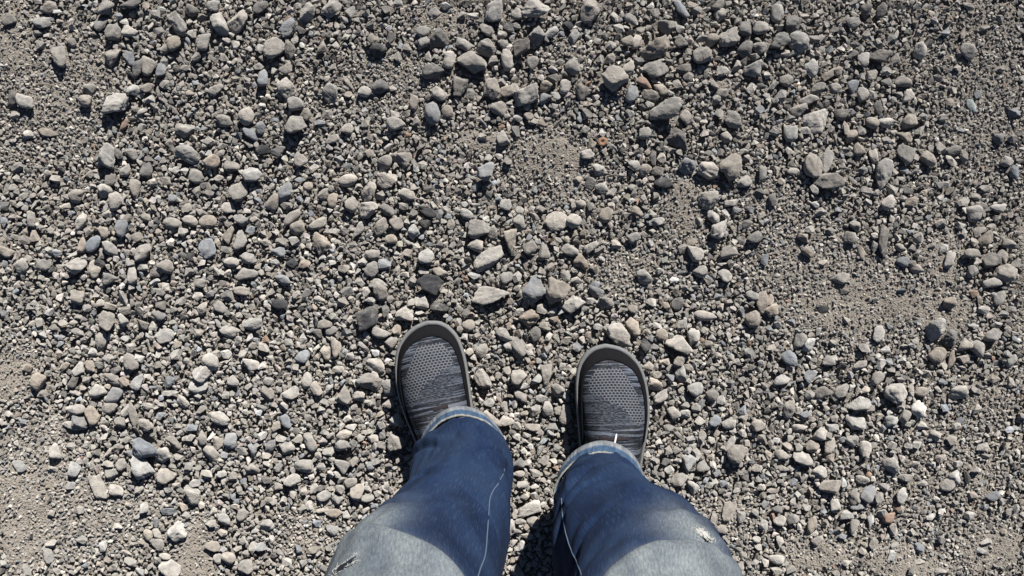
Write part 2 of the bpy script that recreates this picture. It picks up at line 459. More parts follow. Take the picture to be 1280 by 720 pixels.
TRACE = """@0 0
240 35 80 60 0 g;525 35 95 75 30 g;650 20 110 50 10 d;205 110 80 60 0 g;45 100 60 60 0 g;570 160 90 70 60 g;650 155 80 55 0 p;890 125 105 88 90 g;1100 120 110 72 100 p;1190 105 120 82 60 p;1070 35 60 55 0 p;1030 215 85 75 30 g;875 220 75 68 90 t;985 280 60 50 70 g;300 285 105 72 90 g;355 212 50 50 0 go;555 285 95 68 80 g;640 290 78 52 110 bf;690 340 92 64 90 d;745 330 98 64 90 g;805 350 74 48 80 b;735 440 72 48 25 g;665 450 62 58 0 p;570 515 128 98 0 p;130 510 80 68 0 p;65 490 85 60 90 d;235 660 95 45 0 tf;615 625 75 30 60 ro;1230 580 82 72 110 po;1250 670 72 68 0 b;1120 600 75 60 0 g;920 645 90 72 20 g;1040 700 66 45 0 p;740 495 60 44 0 p;825 420 55 48 60 g;425 505 60 60 0 g;445 445 65 52 0 g;705 555 50 45 0 p;1080 455 72 60 0 g;1120 290 46 44 0 g;800 160 60 50 0 g;500 115 75 55 45 gf;780 70 50 45 0 p;140 670 50 45 0 po;200 225 50 42 80 g;830 245 58 46 70 g;925 340 45 40 0 g;620 110 48 38 0 p;75 575 48 40 0 p;1290 130 40 30 0 g;1180 225 50 45 0 p;960 50 60 70 80 d;1010 90 50 40 0 g;1290 330 60 40 0 g
@320 0
90 240 105 98 0 p;160 140 98 66 45 b;165 250 92 52 80 g;255 65 85 80 90 p;375 40 105 76 30 g;25 40 80 60 20 d;35 390 88 62 75 b;145 345 65 60 0 g;150 440 105 86 80 p;195 520 74 70 0 g;190 620 108 88 0 g;365 465 98 70 80 g;460 415 100 24 125 tf;540 455 64 54 0 po;620 430 76 68 0 d;680 440 52 42 -30 g;585 200 60 58 0 g;610 250 80 64 10 k;675 185 64 44 80 d;755 238 50 48 0 g;835 155 65 52 0 g;840 215 70 62 80 g;915 190 100 88 0 d;865 280 50 44 70 p;965 300 84 72 45 p;1045 220 96 62 -10 g;1150 230 95 90 0 g;1235 220 55 52 0 go;1255 295 100 60 110 p;1075 305 150 102 -5 g;1195 55 120 92 55 p;1155 145 70 62 0 p;1230 170 50 45 0 p;1265 135 52 48 0 p;890 65 65 52 0 gf;950 30 60 38 0 w;885 355 100 72 0 d;1020 430 108 76 80 d;915 465 80 66 120 g;1075 465 50 50 0 g;1180 440 104 82 90 g;1265 455 86 58 0 t;1210 540 76 72 0 g;1065 535 60 30 85 p;880 565 105 74 110 bo;955 555 60 54 80 to;805 605 56 46 60 g;700 620 90 64 0 p;760 672 30 26 0 ro;790 515 74 52 110 g;1185 300 55 48 0 p;710 285 60 45 90 g;355 570 62 44 10 g;315 612 60 34 0 b;245 570 65 62 0 g;380 695 70 50 0 g;800 690 52 38 110 g;1130 680 50 40 0 p;1230 690 75 55 120 p;455 640 60 58 0 g;545 620 45 44 0 g;710 15 50 34 0 p;475 55 60 50 45 g;20 640 70 46 70 b;225 150 55 40 0 d;330 235 68 50 80 t;1085 75 62 38 -20 p;1030 75 50 44 0 g;210 30 40 30 0 p;690 570 52 40 0 p;750 565 45 38 0 p;15 245 60 50 0 p;440 100 46 38 0 p;460 470 45 35 0 t;60 480 40 34 0 p;650 50 50 44 0 g
@640 0
120 40 140 84 0 p;385 45 130 100 50 g;280 130 60 50 0 k;20 130 50 44 0 g;120 175 100 88 0 g;195 160 72 58 0 p;45 240 94 82 80 d;310 185 74 52 80 p;100 315 66 62 0 g;300 335 76 68 110 go;240 310 50 38 0 g;205 345 50 44 0 p;205 395 60 52 0 d;265 430 76 62 45 p;170 430 60 58 0 t;70 480 122 84 15 p;170 495 60 58 0 b;220 480 46 44 0 p;15 445 60 48 80 p;350 460 90 66 90 d;510 390 126 118 0 g;580 340 72 58 90 p;720 230 140 112 60 t;720 340 122 90 20 g;665 412 80 48 -30 r;775 125 88 76 -30 g;850 45 98 56 130 b;595 95 60 58 0 g;535 140 60 48 0 w;515 80 60 40 100 p;715 65 55 50 0 g;840 140 54 46 130 p;495 225 55 45 0 p;490 290 56 54 0 g;440 295 50 48 0 d;575 205 62 52 0 t;620 210 70 48 80 p;635 300 55 44 0 g;845 215 66 52 -40 g;1085 185 98 92 0 p;1000 200 66 62 0 t;955 270 98 90 0 g;1165 140 74 64 90 d;1160 250 84 70 90 d;1245 135 78 68 0 g;1245 240 70 58 0 g;865 340 86 44 0 d;1125 325 60 48 90 p;1205 340 82 78 0 g;1060 355 66 48 0 p;1200 440 64 46 70 w;1250 425 44 40 0 d;745 445 66 58 0 t;690 480 86 52 -25 g;600 475 84 62 70 b;685 525 50 38 0 p;770 550 150 112 50 g;870 585 82 56 120 g;1105 595 95 78 100 g;1075 685 60 54 0 p;665 665 60 58 0 g;840 695 120 78 -30 d;380 565 56 54 0 g;590 565 50 44 0 g;145 615 50 44 0 t;365 645 55 44 20 g;20 655 60 48 80 g;1025 500 54 44 80 p;1240 550 50 44 0 b;1040 565 50 44 80 g;1015 420 46 44 0 g;1055 465 70 48 0 g;1040 70 70 52 80 p;1030 30 80 48 30 g;925 50 56 54 0 g;25 70 62 58 0 g;885 385 52 46 30 g;825 420 54 48 0 g;290 565 45 38 0 g;85 580 54 44 0 t;25 590 50 40 30 p;430 40 50 44 0 g;780 465 45 32 20 p;905 20 70 40 0 t;1000 20 50 44 0 t;375 155 36 34 0 w;640 150 48 40 0 g;110 605 56 34 20 p;950 190 60 36 0 p;1215 280 52 44 0 g;890 205 46 44 0 t
@960 0
50 65 90 62 90 g;130 115 84 78 0 d;160 205 108 86 -30 po;60 200 92 88 0 d;85 260 62 42 0 p;225 340 86 62 110 p;95 400 66 58 0 to;345 350 72 46 0 t;300 380 56 54 0 t;65 475 64 48 80 g;255 440 70 58 0 g;155 550 80 68 0 g;245 595 132 118 60 pf;115 665 80 66 80 g;375 570 66 58 0 d;400 640 64 48 80 g;425 675 72 50 40 t;530 610 66 58 0 go;600 610 72 52 0 p;560 535 70 52 90 d;480 470 70 58 90 g;530 470 60 44 0 p;490 295 74 58 100 p;560 270 112 78 0 d;560 210 60 48 90 g;645 295 66 44 80 g;770 250 80 62 110 p;810 210 46 38 0 kf;1010 250 82 62 -40 p;895 155 60 44 70 b;500 165 60 40 80 p;430 110 60 58 0 g;495 55 68 50 90 d;570 50 68 50 80 d;525 370 56 52 0 p;605 405 60 44 0 g;690 405 82 56 -15 g;710 480 76 48 70 w;720 605 80 74 0 t;770 645 62 48 70 p;695 675 94 46 -30 g;1030 525 74 44 -40 cf;1060 470 50 44 60 bf;785 580 50 44 0 g;600 350 55 44 0 p;935 445 46 42 0 p;430 430 72 56 80 b;1170 690 60 54 0 d;345 440 66 52 0 g;210 495 92 46 0 p;480 650 50 44 0 g;600 700 52 40 0 p;960 335 50 40 0 g;30 425 66 44 20 g;235 190 50 44 0 g;190 75 52 26 0 p;630 185 50 40 0 g;440 265 50 40 0 d;860 350 60 26 -50 d;885 585 44 40 0 p;920 505 48 40 80 t;1170 85 54 34 -50 g;1180 335 48 40 0 g;1090 135 48 36 0 t;980 160 60 30 85 t;1000 30 56 40 -20 g;190 650 60 40 0 p;310 480 50 30 0 d;35 660 56 46 0 g;1245 560 56 50 30 b;1240 690 56 46 0 g
@0 180
540 60 105 88 60 g;650 50 62 58 0 g;930 55 112 92 10 p;725 120 92 64 80 d;1055 85 74 66 0 t;975 160 74 64 -20 g;1150 110 78 50 -10 g;1255 150 86 74 30 p;1185 230 104 82 80 g;270 175 66 46 0 g;375 260 76 68 0 t;510 235 78 70 -30 p;545 180 64 52 90 d;570 285 78 70 40 p;665 225 100 52 85 g;755 190 50 45 0 p;855 270 46 44 0 bo;925 315 50 48 0 g;1000 340 72 36 -10 g;1135 315 62 56 0 p;1195 380 76 58 0 g;1030 385 85 62 0 tof;945 380 72 46 -20 po;855 395 90 56 0 go;910 440 56 48 0 p;1030 520 96 86 60 bof;465 500 88 60 70 bo;410 505 76 46 80 t;400 390 88 46 60 p;150 375 76 56 80 g;175 460 60 48 80 t;515 440 70 46 110 t;605 425 86 56 80 b;540 520 72 68 0 p;710 540 98 66 45 g;380 610 96 78 0 w;825 615 76 72 0 g;655 655 96 56 105 p;545 670 82 60 20 g;475 625 84 62 120 g;1200 480 100 62 80 p;1135 455 92 46 85 t;1150 590 72 48 0 po;1235 570 76 56 0 g;1230 645 100 58 10 g;35 540 72 56 0 g;105 610 80 68 70 g;215 605 72 56 0 g;710 615 62 42 0 p;775 640 58 46 0 g;770 690 50 44 0 w;1085 640 66 46 -20 p;980 230 64 44 35 g;820 180 62 46 -20 g;720 365 62 42 0 g;640 370 46 44 0 g;540 350 62 42 0 p;80 115 62 46 20 g;65 215 50 36 0 g;25 310 54 44 70 d;15 390 58 38 70 b;620 130 70 46 70 g;945 640 52 44 0 g;1000 695 56 48 0 g;1110 8 50 30 0 g;585 45 60 44 -30 d;870 130 52 40 0 p;915 135 46 44 0 p;1100 45 50 40 30 g;1085 170 52 40 0 p;740 75 56 44 0 d;125 480 60 50 0 g;860 435 46 28 0 p;325 310 46 36 0 p;500 600 50 50 0 k;1250 430 50 40 30 b;680 465 46 60 110 t;290 545 50 44 0 b;1040 245 50 40 0 g;440 440 50 46 0 g;1130 530 60 40 0 d;1135 640 40 36 0 p
@320 180
105 40 72 58 0 d;220 80 70 62 80 g;30 30 70 50 0 k;140 240 108 56 65 b;75 290 86 68 80 t;255 210 50 48 0 to;340 250 66 58 0 g;380 280 72 50 70 t;150 310 62 42 0 d;175 365 106 54 42 g;205 415 76 66 60 t;310 400 100 50 40 g;325 495 106 84 100 t;390 435 68 34 -25 p;455 180 92 62 0 po;475 300 80 68 70 g;560 240 108 66 70 p;655 185 96 74 0 p;620 260 58 52 45 p;645 85 70 64 60 go;725 70 102 66 -15 g;560 45 56 44 0 p;660 15 46 44 0 p;755 250 88 52 -15 p;555 330 96 78 0 p;650 330 78 58 0 g;700 400 70 64 0 g;620 415 92 60 42 t;675 475 60 50 0 to;790 440 76 58 80 w;845 400 62 50 0 k;865 345 80 48 -10 k;855 225 52 44 0 k;1150 130 98 74 60 b;1115 425 106 88 0 g;1095 510 80 68 10 p;1160 570 165 90 40 p;1180 440 70 48 80 g;1265 480 120 76 70 t;1090 655 66 44 0 p;920 640 76 54 0 t;855 560 80 72 0 p;870 705 130 102 0 k;785 690 56 48 80 g;580 625 76 62 60 g;640 600 60 52 0 b;580 555 72 52 0 g;535 585 52 42 0 p;610 700 88 50 -10 p;180 595 62 48 -20 k;130 680 74 52 0 b;110 540 72 48 0 b;190 485 60 48 0 p;45 490 60 38 0 g;1250 670 62 60 0 g;1050 350 72 48 -20 po;975 400 56 38 80 g;1040 305 50 40 0 p;915 350 54 38 80 b;435 625 60 44 0 g;755 545 60 44 0 t;740 655 50 34 0 p;835 640 60 40 -40 p;760 490 50 34 0 w;285 115 64 34 40 p;215 180 60 34 0 b;520 690 54 36 -35 p;400 350 40 30 0 p;510 440 90 36 60 g;735 310 50 40 0 g;785 345 48 44 0 d;1250 300 56 60 60 p;415 570 40 36 0 p;90 590 50 36 0 p;240 600 60 46 0 t;830 105 54 46 30 p;1060 180 46 30 0 g;1215 60 46 30 0 p;1260 80 44 40 0 g;700 630 54 26 40 p;510 215 44 36 30 g;270 350 46 32 100 b;440 435 50 36 0 g;75 405 40 36 0 w;120 485 60 40 0 g
@640 180
375 50 70 48 0 p;440 125 72 56 0 p;750 65 54 48 90 p;705 70 80 36 85 d;615 105 60 54 0 p;665 130 68 56 60 g;735 130 62 50 20 g;760 195 96 56 5 k;880 110 84 80 0 b;980 130 112 82 0 p;1090 110 142 106 75 t;985 280 98 92 0 g;1165 190 72 56 40 p;1250 150 92 52 65 g;1100 295 72 42 0 p;1010 365 66 62 0 w;1040 420 104 72 60 p;940 385 46 44 0 p;450 220 68 48 -25 p;605 215 50 38 0 g;395 195 60 52 80 d;225 385 120 92 0 pof;40 395 78 60 120 g;345 297 55 38 0 po;390 315 58 44 60 d;310 385 76 72 0 p;470 355 76 68 90 t;630 335 60 54 0 t;525 500 54 50 0 p;610 470 66 58 0 g;395 515 76 46 50 w;290 530 86 58 0 g;165 540 90 58 75 g;90 520 72 68 0 g;340 590 92 58 120 t;730 385 72 46 -10 g;915 550 82 68 -15 p;855 525 50 48 0 g;905 490 60 38 0 t;1085 540 92 56 10 g;1215 465 76 58 0 d;1070 660 72 64 0 p;665 665 76 72 0 g;945 640 72 56 20 g;1180 400 50 48 0 d;40 330 44 42 0 wof;150 325 66 42 0 g;190 615 50 44 0 t;270 665 66 52 100 g;25 665 52 48 30 p;415 705 60 40 0 b;1265 580 60 40 80 b;745 635 46 38 0 p;440 535 46 44 0 g;1130 330 56 48 0 b;330 175 46 38 0 t;500 310 52 46 -40 p;500 10 50 34 0 g;800 30 48 34 0 g;700 390 40 30 60 b;110 360 66 34 -40 g;300 285 40 30 0 p;570 355 46 32 0 p;1060 445 50 40 0 g;130 490 40 34 0 b;815 680 46 34 0 w;1250 360 44 36 0 p;1195 330 40 36 0 b;450 575 34 30 0 w;1050 600 60 24 0 p;150 640 50 34 -50 p;410 630 54 40 0 g;320 680 50 36 0 w;1065 345 44 36 -40 p;500 240 60 40 45 g;1240 245 60 50 0 d;770 20 40 30 0 g
@960 180
230 105 120 90 90 go;300 85 126 54 83 pf;305 185 132 80 15 g;465 25 68 64 0 t;535 55 82 46 110 p;580 150 152 74 75 p;620 225 64 46 -30 p;605 290 78 62 80 p;725 285 66 48 0 t;695 50 108 78 100 g;810 70 80 66 100 g;930 30 78 48 0 d;635 140 58 50 0 t;20 280 70 46 70 d;130 135 62 38 0 po;235 225 58 48 -30 p;585 485 156 52 86 d;540 515 60 38 80 g;445 410 62 58 0 g;420 465 62 58 0 g;680 590 62 52 0 bo;745 625 62 48 0 t;755 470 60 52 80 p;665 515 46 40 0 go;475 535 80 44 100 t;200 540 62 52 0 t;180 470 56 50 0 t;265 340 50 44 60 g;915 580 88 52 60 p;1035 345 82 70 90 g;1165 320 82 48 0 p;1020 545 72 58 -30 g;1100 475 86 56 65 t;1125 580 84 78 0 d;1185 560 74 52 80 g;1195 645 98 88 0 g;1130 695 86 60 -15 w;1210 500 60 54 0 g;1040 490 52 48 0 t;885 520 50 44 0 w;1030 640 60 54 80 g;1205 80 62 58 0 g;1250 140 70 48 110 b;990 60 76 38 95 p;710 230 50 44 0 d;500 235 72 38 -25 g;480 130 52 48 0 g;375 670 74 56 45 p;830 505 40 34 0 g;1250 600 66 44 95 g;985 290 56 48 60 p;70 185 46 38 0 t;110 30 50 44 0 p;760 375 44 30 0 d;730 395 20 20 0 g;550 240 44 36 0 p;1050 440 56 30 80 g;1080 430 40 34 0 p;870 400 56 46 30 g;215 425 40 44 80 p;240 300 40 44 80 p;320 435 44 40 0 g;280 595 50 36 0 p;1100 220 56 40 0 g;885 205 60 44 0 g;690 130 46 36 -50 b;930 80 70 44 -20 p;1130 415 50 40 0 g;720 600 40 60 80 d;540 455 40 44 80 p;1050 260 56 34 -20 g;870 15 60 50 100 p
@0 360
390 45 78 62 110 g;530 165 100 72 100 g;610 165 66 58 80 p;500 265 96 62 85 p;610 50 66 48 80 p;545 90 72 42 0 t;620 115 66 42 10 g;710 185 58 54 0 g;820 240 88 74 40 pf;790 140 76 48 -10 d;1130 40 66 54 0 d;1200 15 78 44 0 g;1010 105 70 50 35 p;1095 95 68 62 0 g;1150 220 92 56 -12 p;1255 180 102 58 0 p;990 225 62 48 0 g;875 330 56 54 0 p;1055 370 88 70 120 po;1005 420 96 86 60 p;995 490 84 76 20 p;850 470 62 46 60 b;650 370 94 66 120 g;690 350 54 46 -40 w;685 470 86 58 65 w;390 410 78 54 60 p;365 470 76 46 45 d;440 395 62 52 110 t;190 470 86 72 100 t;475 525 82 70 40 p;560 455 102 50 -20 g;190 170 60 44 110 p;245 120 60 38 35 w;550 600 72 58 0 g;665 635 120 48 95 g;635 610 70 48 75 p;730 685 82 68 0 p;600 670 62 58 0 g;455 640 100 62 90 t;390 680 86 76 -30 b;340 690 82 48 0 p;375 610 92 48 8 p;570 540 80 64 70 b;320 390 56 44 0 t;910 570 78 44 -45 p;850 525 82 34 -8 p;540 350 58 42 0 p;460 320 56 48 80 p;380 220 66 42 0 g;650 300 52 48 0 p;1255 385 72 62 0 p;1125 330 62 46 0 p;1165 470 60 54 -40 p;1045 30 46 40 0 b;900 65 62 42 10 g;1005 610 56 46 0 g;1100 655 92 62 -10 p;985 545 46 38 0 p;1260 290 46 40 0 g;1190 265 54 42 60 p;930 525 52 38 0 p;205 530 56 42 0 g;985 45 52 48 0 p;695 120 52 46 100 p;615 475 60 50 -50 t;500 75 50 40 0 p;310 175 48 36 0 p;365 170 46 34 0 p;575 410 56 34 35 d;145 95 44 40 0 g;430 100 46 40 0 g;540 455 40 32 0 p;800 20 54 40 0 g;800 85 60 46 0 d;740 245 50 30 -40 p;1090 180 60 30 -40 p;785 295 46 36 -30 t;1080 330 46 44 0 g;735 590 54 40 0 p;800 640 46 40 0 b;960 700 56 36 0 b;1210 330 50 40 30 p;430 460 54 40 20 g;880 455 44 34 0 d;15 130 34 40 0 b;130 400 60 46 0 t
@320 360
1170 35 182 88 6 p;920 100 96 58 5 k;550 150 150 104 75 k;620 225 82 68 -45 g;700 215 64 48 90 t;740 130 92 76 10 p;830 70 82 68 -30 p;775 75 46 44 0 p;620 20 82 74 -30 g;645 115 68 44 85 d;820 125 52 28 -10 w;115 85 82 56 0 ko;335 185 78 52 30 t;370 210 64 52 30 d;300 230 50 48 0 g;230 255 56 42 110 p;345 325 76 56 80 p;395 300 104 50 85 g;225 345 70 62 0 b;35 295 54 50 0 p;250 465 82 50 85 po;295 505 72 58 110 p;600 385 98 62 -30 p;570 470 112 84 -40 g;665 505 94 66 125 g;430 540 92 80 110 g;510 545 60 54 0 p;175 530 84 56 35 p;140 590 50 44 0 p;55 525 76 58 -40 g;150 670 72 46 120 b;710 660 76 56 -20 p;465 345 52 42 20 g;540 295 62 40 -20 p;595 325 48 36 -30 w;410 410 60 44 0 p;450 225 58 46 -30 g;670 275 68 58 0 g;425 75 62 48 30 g;1060 190 66 58 0 to;1130 315 76 58 70 g;1240 235 82 62 -10 p;1265 280 70 56 80 p;1130 460 102 66 120 p;1170 660 92 66 -25 p;1250 680 76 66 -30 p;1240 600 60 38 90 g;1165 580 56 46 40 p;1045 125 54 44 80 d;310 55 60 34 0 p;250 25 50 40 80 d;200 35 50 44 60 g;450 20 66 48 30 g;575 65 62 46 20 p;1260 190 46 44 0 t;590 435 46 44 0 p;495 480 52 46 0 p;190 405 50 38 80 p;455 655 46 42 0 p;475 700 60 40 20 p;660 580 62 50 0 g;620 690 46 44 0 g;550 20 56 42 110 p;60 465 56 40 0 g;430 690 60 30 70 p;300 130 40 24 0 w;70 20 46 40 0 g;25 600 60 34 -20 g;100 690 60 46 40 t;270 575 46 36 0 g;1010 175 56 34 70 p;1100 240 50 38 0 g;1070 320 44 40 0 p;580 575 46 40 40 g;365 500 56 40 40 p;160 270 46 38 0 g;560 580 44 40 0 p;1210 440 50 36 0 g;1255 410 40 48 70 p
@640 360
108 8 132 112 100 b;215 8 124 120 40 t;310 80 108 80 20 g;420 20 82 48 -25 b;470 75 78 54 -15 g;605 105 50 44 0 to;830 80 66 64 0 d;770 90 56 44 0 t;970 140 106 48 -8 po;1205 155 80 74 90 go;1210 40 78 52 0 g;1255 75 108 56 75 t;1155 120 56 38 70 b;850 180 62 46 30 p;540 235 136 102 -25 p;610 195 92 62 125 t;670 285 64 54 90 k;750 235 62 56 -40 to;835 285 132 90 0 p;910 240 84 64 45 p;980 280 56 38 0 t;840 365 72 54 0 t;845 430 92 54 100 p;720 485 68 56 -15 p;745 550 90 50 30 p;920 510 82 68 0 po;1005 540 62 58 0 go;1050 560 52 48 0 p;810 630 68 62 -20 p;870 635 56 48 20 p;925 600 52 48 0 p;1020 665 60 54 0 b;785 700 66 40 0 p;1090 680 72 52 10 p;1160 610 60 48 80 b;90 150 108 92 20 t;150 105 56 54 0 g;205 115 60 40 35 p;30 295 112 80 130 g;85 300 52 44 -20 p;175 310 50 44 0 p;115 235 76 56 70 d;35 230 52 48 0 g;180 435 102 64 105 g;35 450 78 72 0 g;125 460 62 46 60 p;225 515 74 60 -30 g;45 550 62 58 0 g;150 555 66 38 0 p;180 610 72 62 60 p;115 620 66 56 90 g;270 640 102 58 80 t;235 620 56 44 90 g;105 705 82 40 0 p;205 700 56 40 0 g;15 580 50 40 90 p;60 492 52 34 20 w;700 70 52 44 0 p;1095 480 46 42 0 g;730 435 56 38 0 p;765 370 56 38 0 t;1190 330 60 48 110 g;395 65 52 32 0 p;430 195 48 36 0 p;275 265 66 40 30 g;70 75 56 44 90 g;945 665 56 44 0 p;1240 690 72 60 30 g;885 400 50 40 0 g;35 120 50 40 0 p;330 295 60 46 20 b;685 395 50 46 40 p;25 690 50 36 0 p;790 455 46 50 80 b;870 590 50 38 0 p;950 585 60 30 60 b;1130 370 40 36 0 p;1160 650 50 40 0 g;730 190 56 30 -20 p;570 255 10 10 0 p;185 245 50 36 30 p;210 160 50 40 0 t;160 190 54 40 0 g;270 550 46 50 70 p;650 450 10 10 0 p
@960 360
25 110 68 62 20 t;10 60 60 44 100 t;280 105 56 44 10 kf;160 260 72 64 20 g;205 285 80 56 50 w;110 350 82 66 -30 b;555 230 82 52 80 p;485 300 62 46 -20 g;595 308 46 34 0 w;845 205 112 88 60 p;920 250 92 78 20 d;855 335 80 68 70 t;990 295 72 54 60 p;925 360 96 36 75 t;1060 300 82 72 60 g;980 355 62 48 -20 g;1130 240 82 66 50 g;1085 110 62 42 0 w;1170 50 82 58 80 g;1065 65 52 28 120 t;910 70 68 62 60 t;1225 365 66 48 80 p;1215 470 56 42 110 p;955 525 88 62 15 p;1040 510 56 44 100 p;645 530 114 92 10 p;770 520 72 48 0 t;675 585 58 46 40 p;755 610 88 66 70 w;460 585 114 64 20 p;520 605 54 46 0 g;625 665 72 52 10 p;690 645 66 52 80 g;445 675 102 68 -10 p;765 690 62 46 20 p;115 610 92 66 100 g;70 465 90 50 30 p;215 535 50 44 90 p;280 525 82 62 10 g;370 515 86 52 50 p;550 455 74 56 35 g;210 445 72 54 70 b;165 705 82 40 0 p;570 385 62 42 85 p;470 385 82 42 15 p;305 375 62 56 40 g;795 430 62 44 0 g;1050 610 56 40 70 p;190 645 66 44 20 b;340 650 46 40 0 g;495 510 46 38 0 p;670 15 46 36 0 b;385 20 62 38 0 g;20 300 46 42 0 p;945 690 56 44 20 p;1135 455 62 46 0 t;1035 25 44 36 30 r;1150 185 56 34 0 p;1030 190 60 30 0 p;1230 110 46 40 0 g;1100 340 50 34 0 t;880 560 44 34 60 p;540 60 34 30 0 g;330 270 50 42 40 g;610 190 40 34 0 b;720 290 40 36 0 p;675 360 40 34 0 p;615 370 36 40 80 b;890 600 40 50 80 b;560 650 50 44 30 g;300 605 36 34 0 p;880 470 46 40 0 b;400 160 40 40 0 p;255 220 44 30 90 g;120 170 40 34 0 b;50 185 36 40 80 b;1180 130 60 36 0 g;1200 330 44 40 0 g;330 700 60 40 0 p;70 590 50 30 90 g
@0 540
720 85 124 108 -50 b;705 170 118 88 115 p;820 115 86 72 60 p;835 225 82 72 -10 t;955 320 100 82 -40 p;870 50 82 40 -35 g;1010 30 72 52 90 g;1085 55 66 48 90 g;1150 45 76 62 80 b;1055 110 86 58 -40 g;1205 95 52 48 0 g;1260 90 70 48 90 b;265 100 72 58 90 p;365 190 72 58 75 w;350 75 46 38 0 p;490 275 132 64 115 pf;580 290 80 52 -20 p;560 210 66 54 10 g;605 165 62 52 90 g;540 160 52 42 0 p;585 75 66 34 0 p;255 190 52 42 0 p;85 175 76 56 -40 pf;880 500 92 80 110 p;785 560 80 54 -30 gf;740 515 62 44 90 po;925 420 62 42 0 p;1110 440 78 56 -20 p;820 625 62 34 0 po;850 680 112 72 -20 p;650 650 72 38 -35 p;630 605 56 28 -15 p;510 570 62 42 85 w;255 560 52 42 0 p;235 620 92 48 100 pf;1055 575 74 54 -10 g;1085 640 56 48 -50 po;1135 635 70 54 -30 po;1220 675 74 66 0 g;1265 585 66 46 90 p;1200 420 66 54 45 gf;970 260 58 46 0 p;835 400 74 38 10 b;780 450 56 28 95 b;130 690 72 42 110 pf;785 510 62 42 -40 p;1160 225 56 44 90 g;1105 215 52 42 0 p;1030 215 62 42 -20 p;1255 185 82 56 -20 g;695 705 56 36 -30 p;350 270 52 42 20 p;1045 460 56 34 0 p;250 410 50 38 0 g;885 130 52 36 -20 p;940 170 48 44 80 p;1155 330 44 34 80 b;950 30 50 40 0 p;1120 115 40 36 0 b;880 270 46 34 0 p;720 380 60 50 30 p;390 390 56 40 0 g;590 470 50 34 0 p;410 540 50 46 0 g;1000 370 36 32 0 p;1170 375 50 28 0 p;1105 510 50 38 0 p;1180 590 48 34 0 p;840 290 44 30 0 p;690 290 56 40 40 g;1270 500 40 30 0 p
@320 540
150 80 88 62 0 p;265 55 96 56 110 g;430 75 74 66 40 g;440 15 82 50 20 p;695 65 88 82 -20 g;360 100 68 42 10 p;235 175 92 64 0 g;180 240 82 62 -15 p;325 175 48 44 0 p;435 170 80 66 110 g;570 175 48 40 90 bo;470 260 70 56 40 g;500 300 82 64 70 p;335 325 72 50 20 po;400 345 68 48 0 g;555 335 66 42 10 po;415 290 52 42 -20 g;50 240 62 42 0 d;385 410 76 52 20 tf;265 370 50 44 70 p;210 595 58 46 -30 b;280 595 62 38 0 t;50 470 62 58 0 p;380 490 66 52 -50 wf;70 75 70 48 80 b;125 30 60 38 0 p;580 35 56 38 0 p;110 180 50 48 0 g;210 35 56 42 20 p;665 180 52 42 -30 g;540 110 52 42 -20 d;480 65 54 44 60 d;180 310 50 32 -40 p;490 150 52 48 0 g;760 130 48 36 0 g;150 655 52 42 0 p;230 660 46 40 60 g;60 345 50 40 0 g;1250 500 120 84 80 p;285 285 60 40 60 p;550 290 56 36 0 p;605 310 44 36 30 p;590 375 40 32 0 b;375 20 46 40 60 g;620 70 44 40 0 g;600 155 44 50 70 g;405 215 48 34 0 p;425 245 44 36 0 w;310 115 46 36 80 p;30 20 56 40 30 p;50 120 56 34 0 p;235 300 44 40 30 p;130 345 44 36 40 p;320 400 52 28 20 p;230 385 48 36 30 g;450 420 44 36 -30 p;20 580 50 60 60 b;740 210 40 34 0 g;720 245 60 24 30 p;640 290 50 20 -50 p;75 540 46 34 120 w;80 355 48 36 0 p;300 460 50 36 20 b;110 275 50 36 -20 g;320 280 46 36 40 d;690 190 30 30 0 p;700 130 10 10 0 p
@640 540
85 390 118 70 12 p;40 450 66 34 0 po;20 500 62 48 0 g;105 455 64 52 -30 g;30 160 62 52 0 d;40 215 52 38 0 po;55 270 62 48 -10 p;115 280 46 38 0 w;50 575 56 46 80 p;75 525 66 34 0 p;115 210 56 42 0 g;165 145 54 46 70 g;75 160 48 42 20 w;30 700 70 54 -30 p;145 95 50 38 90 g;230 85 52 42 0 g;885 165 96 72 75 p;960 175 62 52 0 g;840 240 88 60 15 g;910 285 66 58 80 p;1125 110 96 82 60 go;1095 70 100 36 60 pf;1230 185 62 44 0 p;895 45 52 44 0 p;960 25 60 40 80 g;930 115 66 46 100 g;1090 400 112 62 65 tf;1150 430 56 48 80 g;1060 495 62 44 -10 to;1015 435 60 38 80 g;1230 545 45 34 0 wo;1110 645 46 34 20 t;1265 470 52 46 60 p;790 195 52 48 0 p;785 95 50 44 80 g;835 20 52 38 -20 g;780 5 62 34 10 g;1010 170 50 44 80 p;885 95 44 32 20 w;1220 410 52 44 -50 g;1060 265 50 36 0 b;995 270 46 34 30 p;825 95 40 44 60 g;950 60 40 36 90 p;770 150 50 36 20 d;830 150 40 32 -30 p;1060 90 40 36 0 g;1000 130 44 36 0 t;1160 10 50 40 0 p;1210 15 50 36 0 g;1255 40 50 50 0 g;1180 60 44 36 -30 p;1030 210 40 36 0 b;1240 240 40 30 0 g;1270 365 40 40 0 b;1220 660 34 40 70 p;720 150 44 36 -30 g;20 30 50 40 -20 p;200 10 50 36 0 g;75 20 44 30 0 p;130 240 36 30 0 p;60 330 46 34 0 p;110 320 40 36 -40 p;20 410 40 46 0 p;10 560 40 36 0 p;150 150 10 10 0 p;175 300 40 34 70 p
@960 540
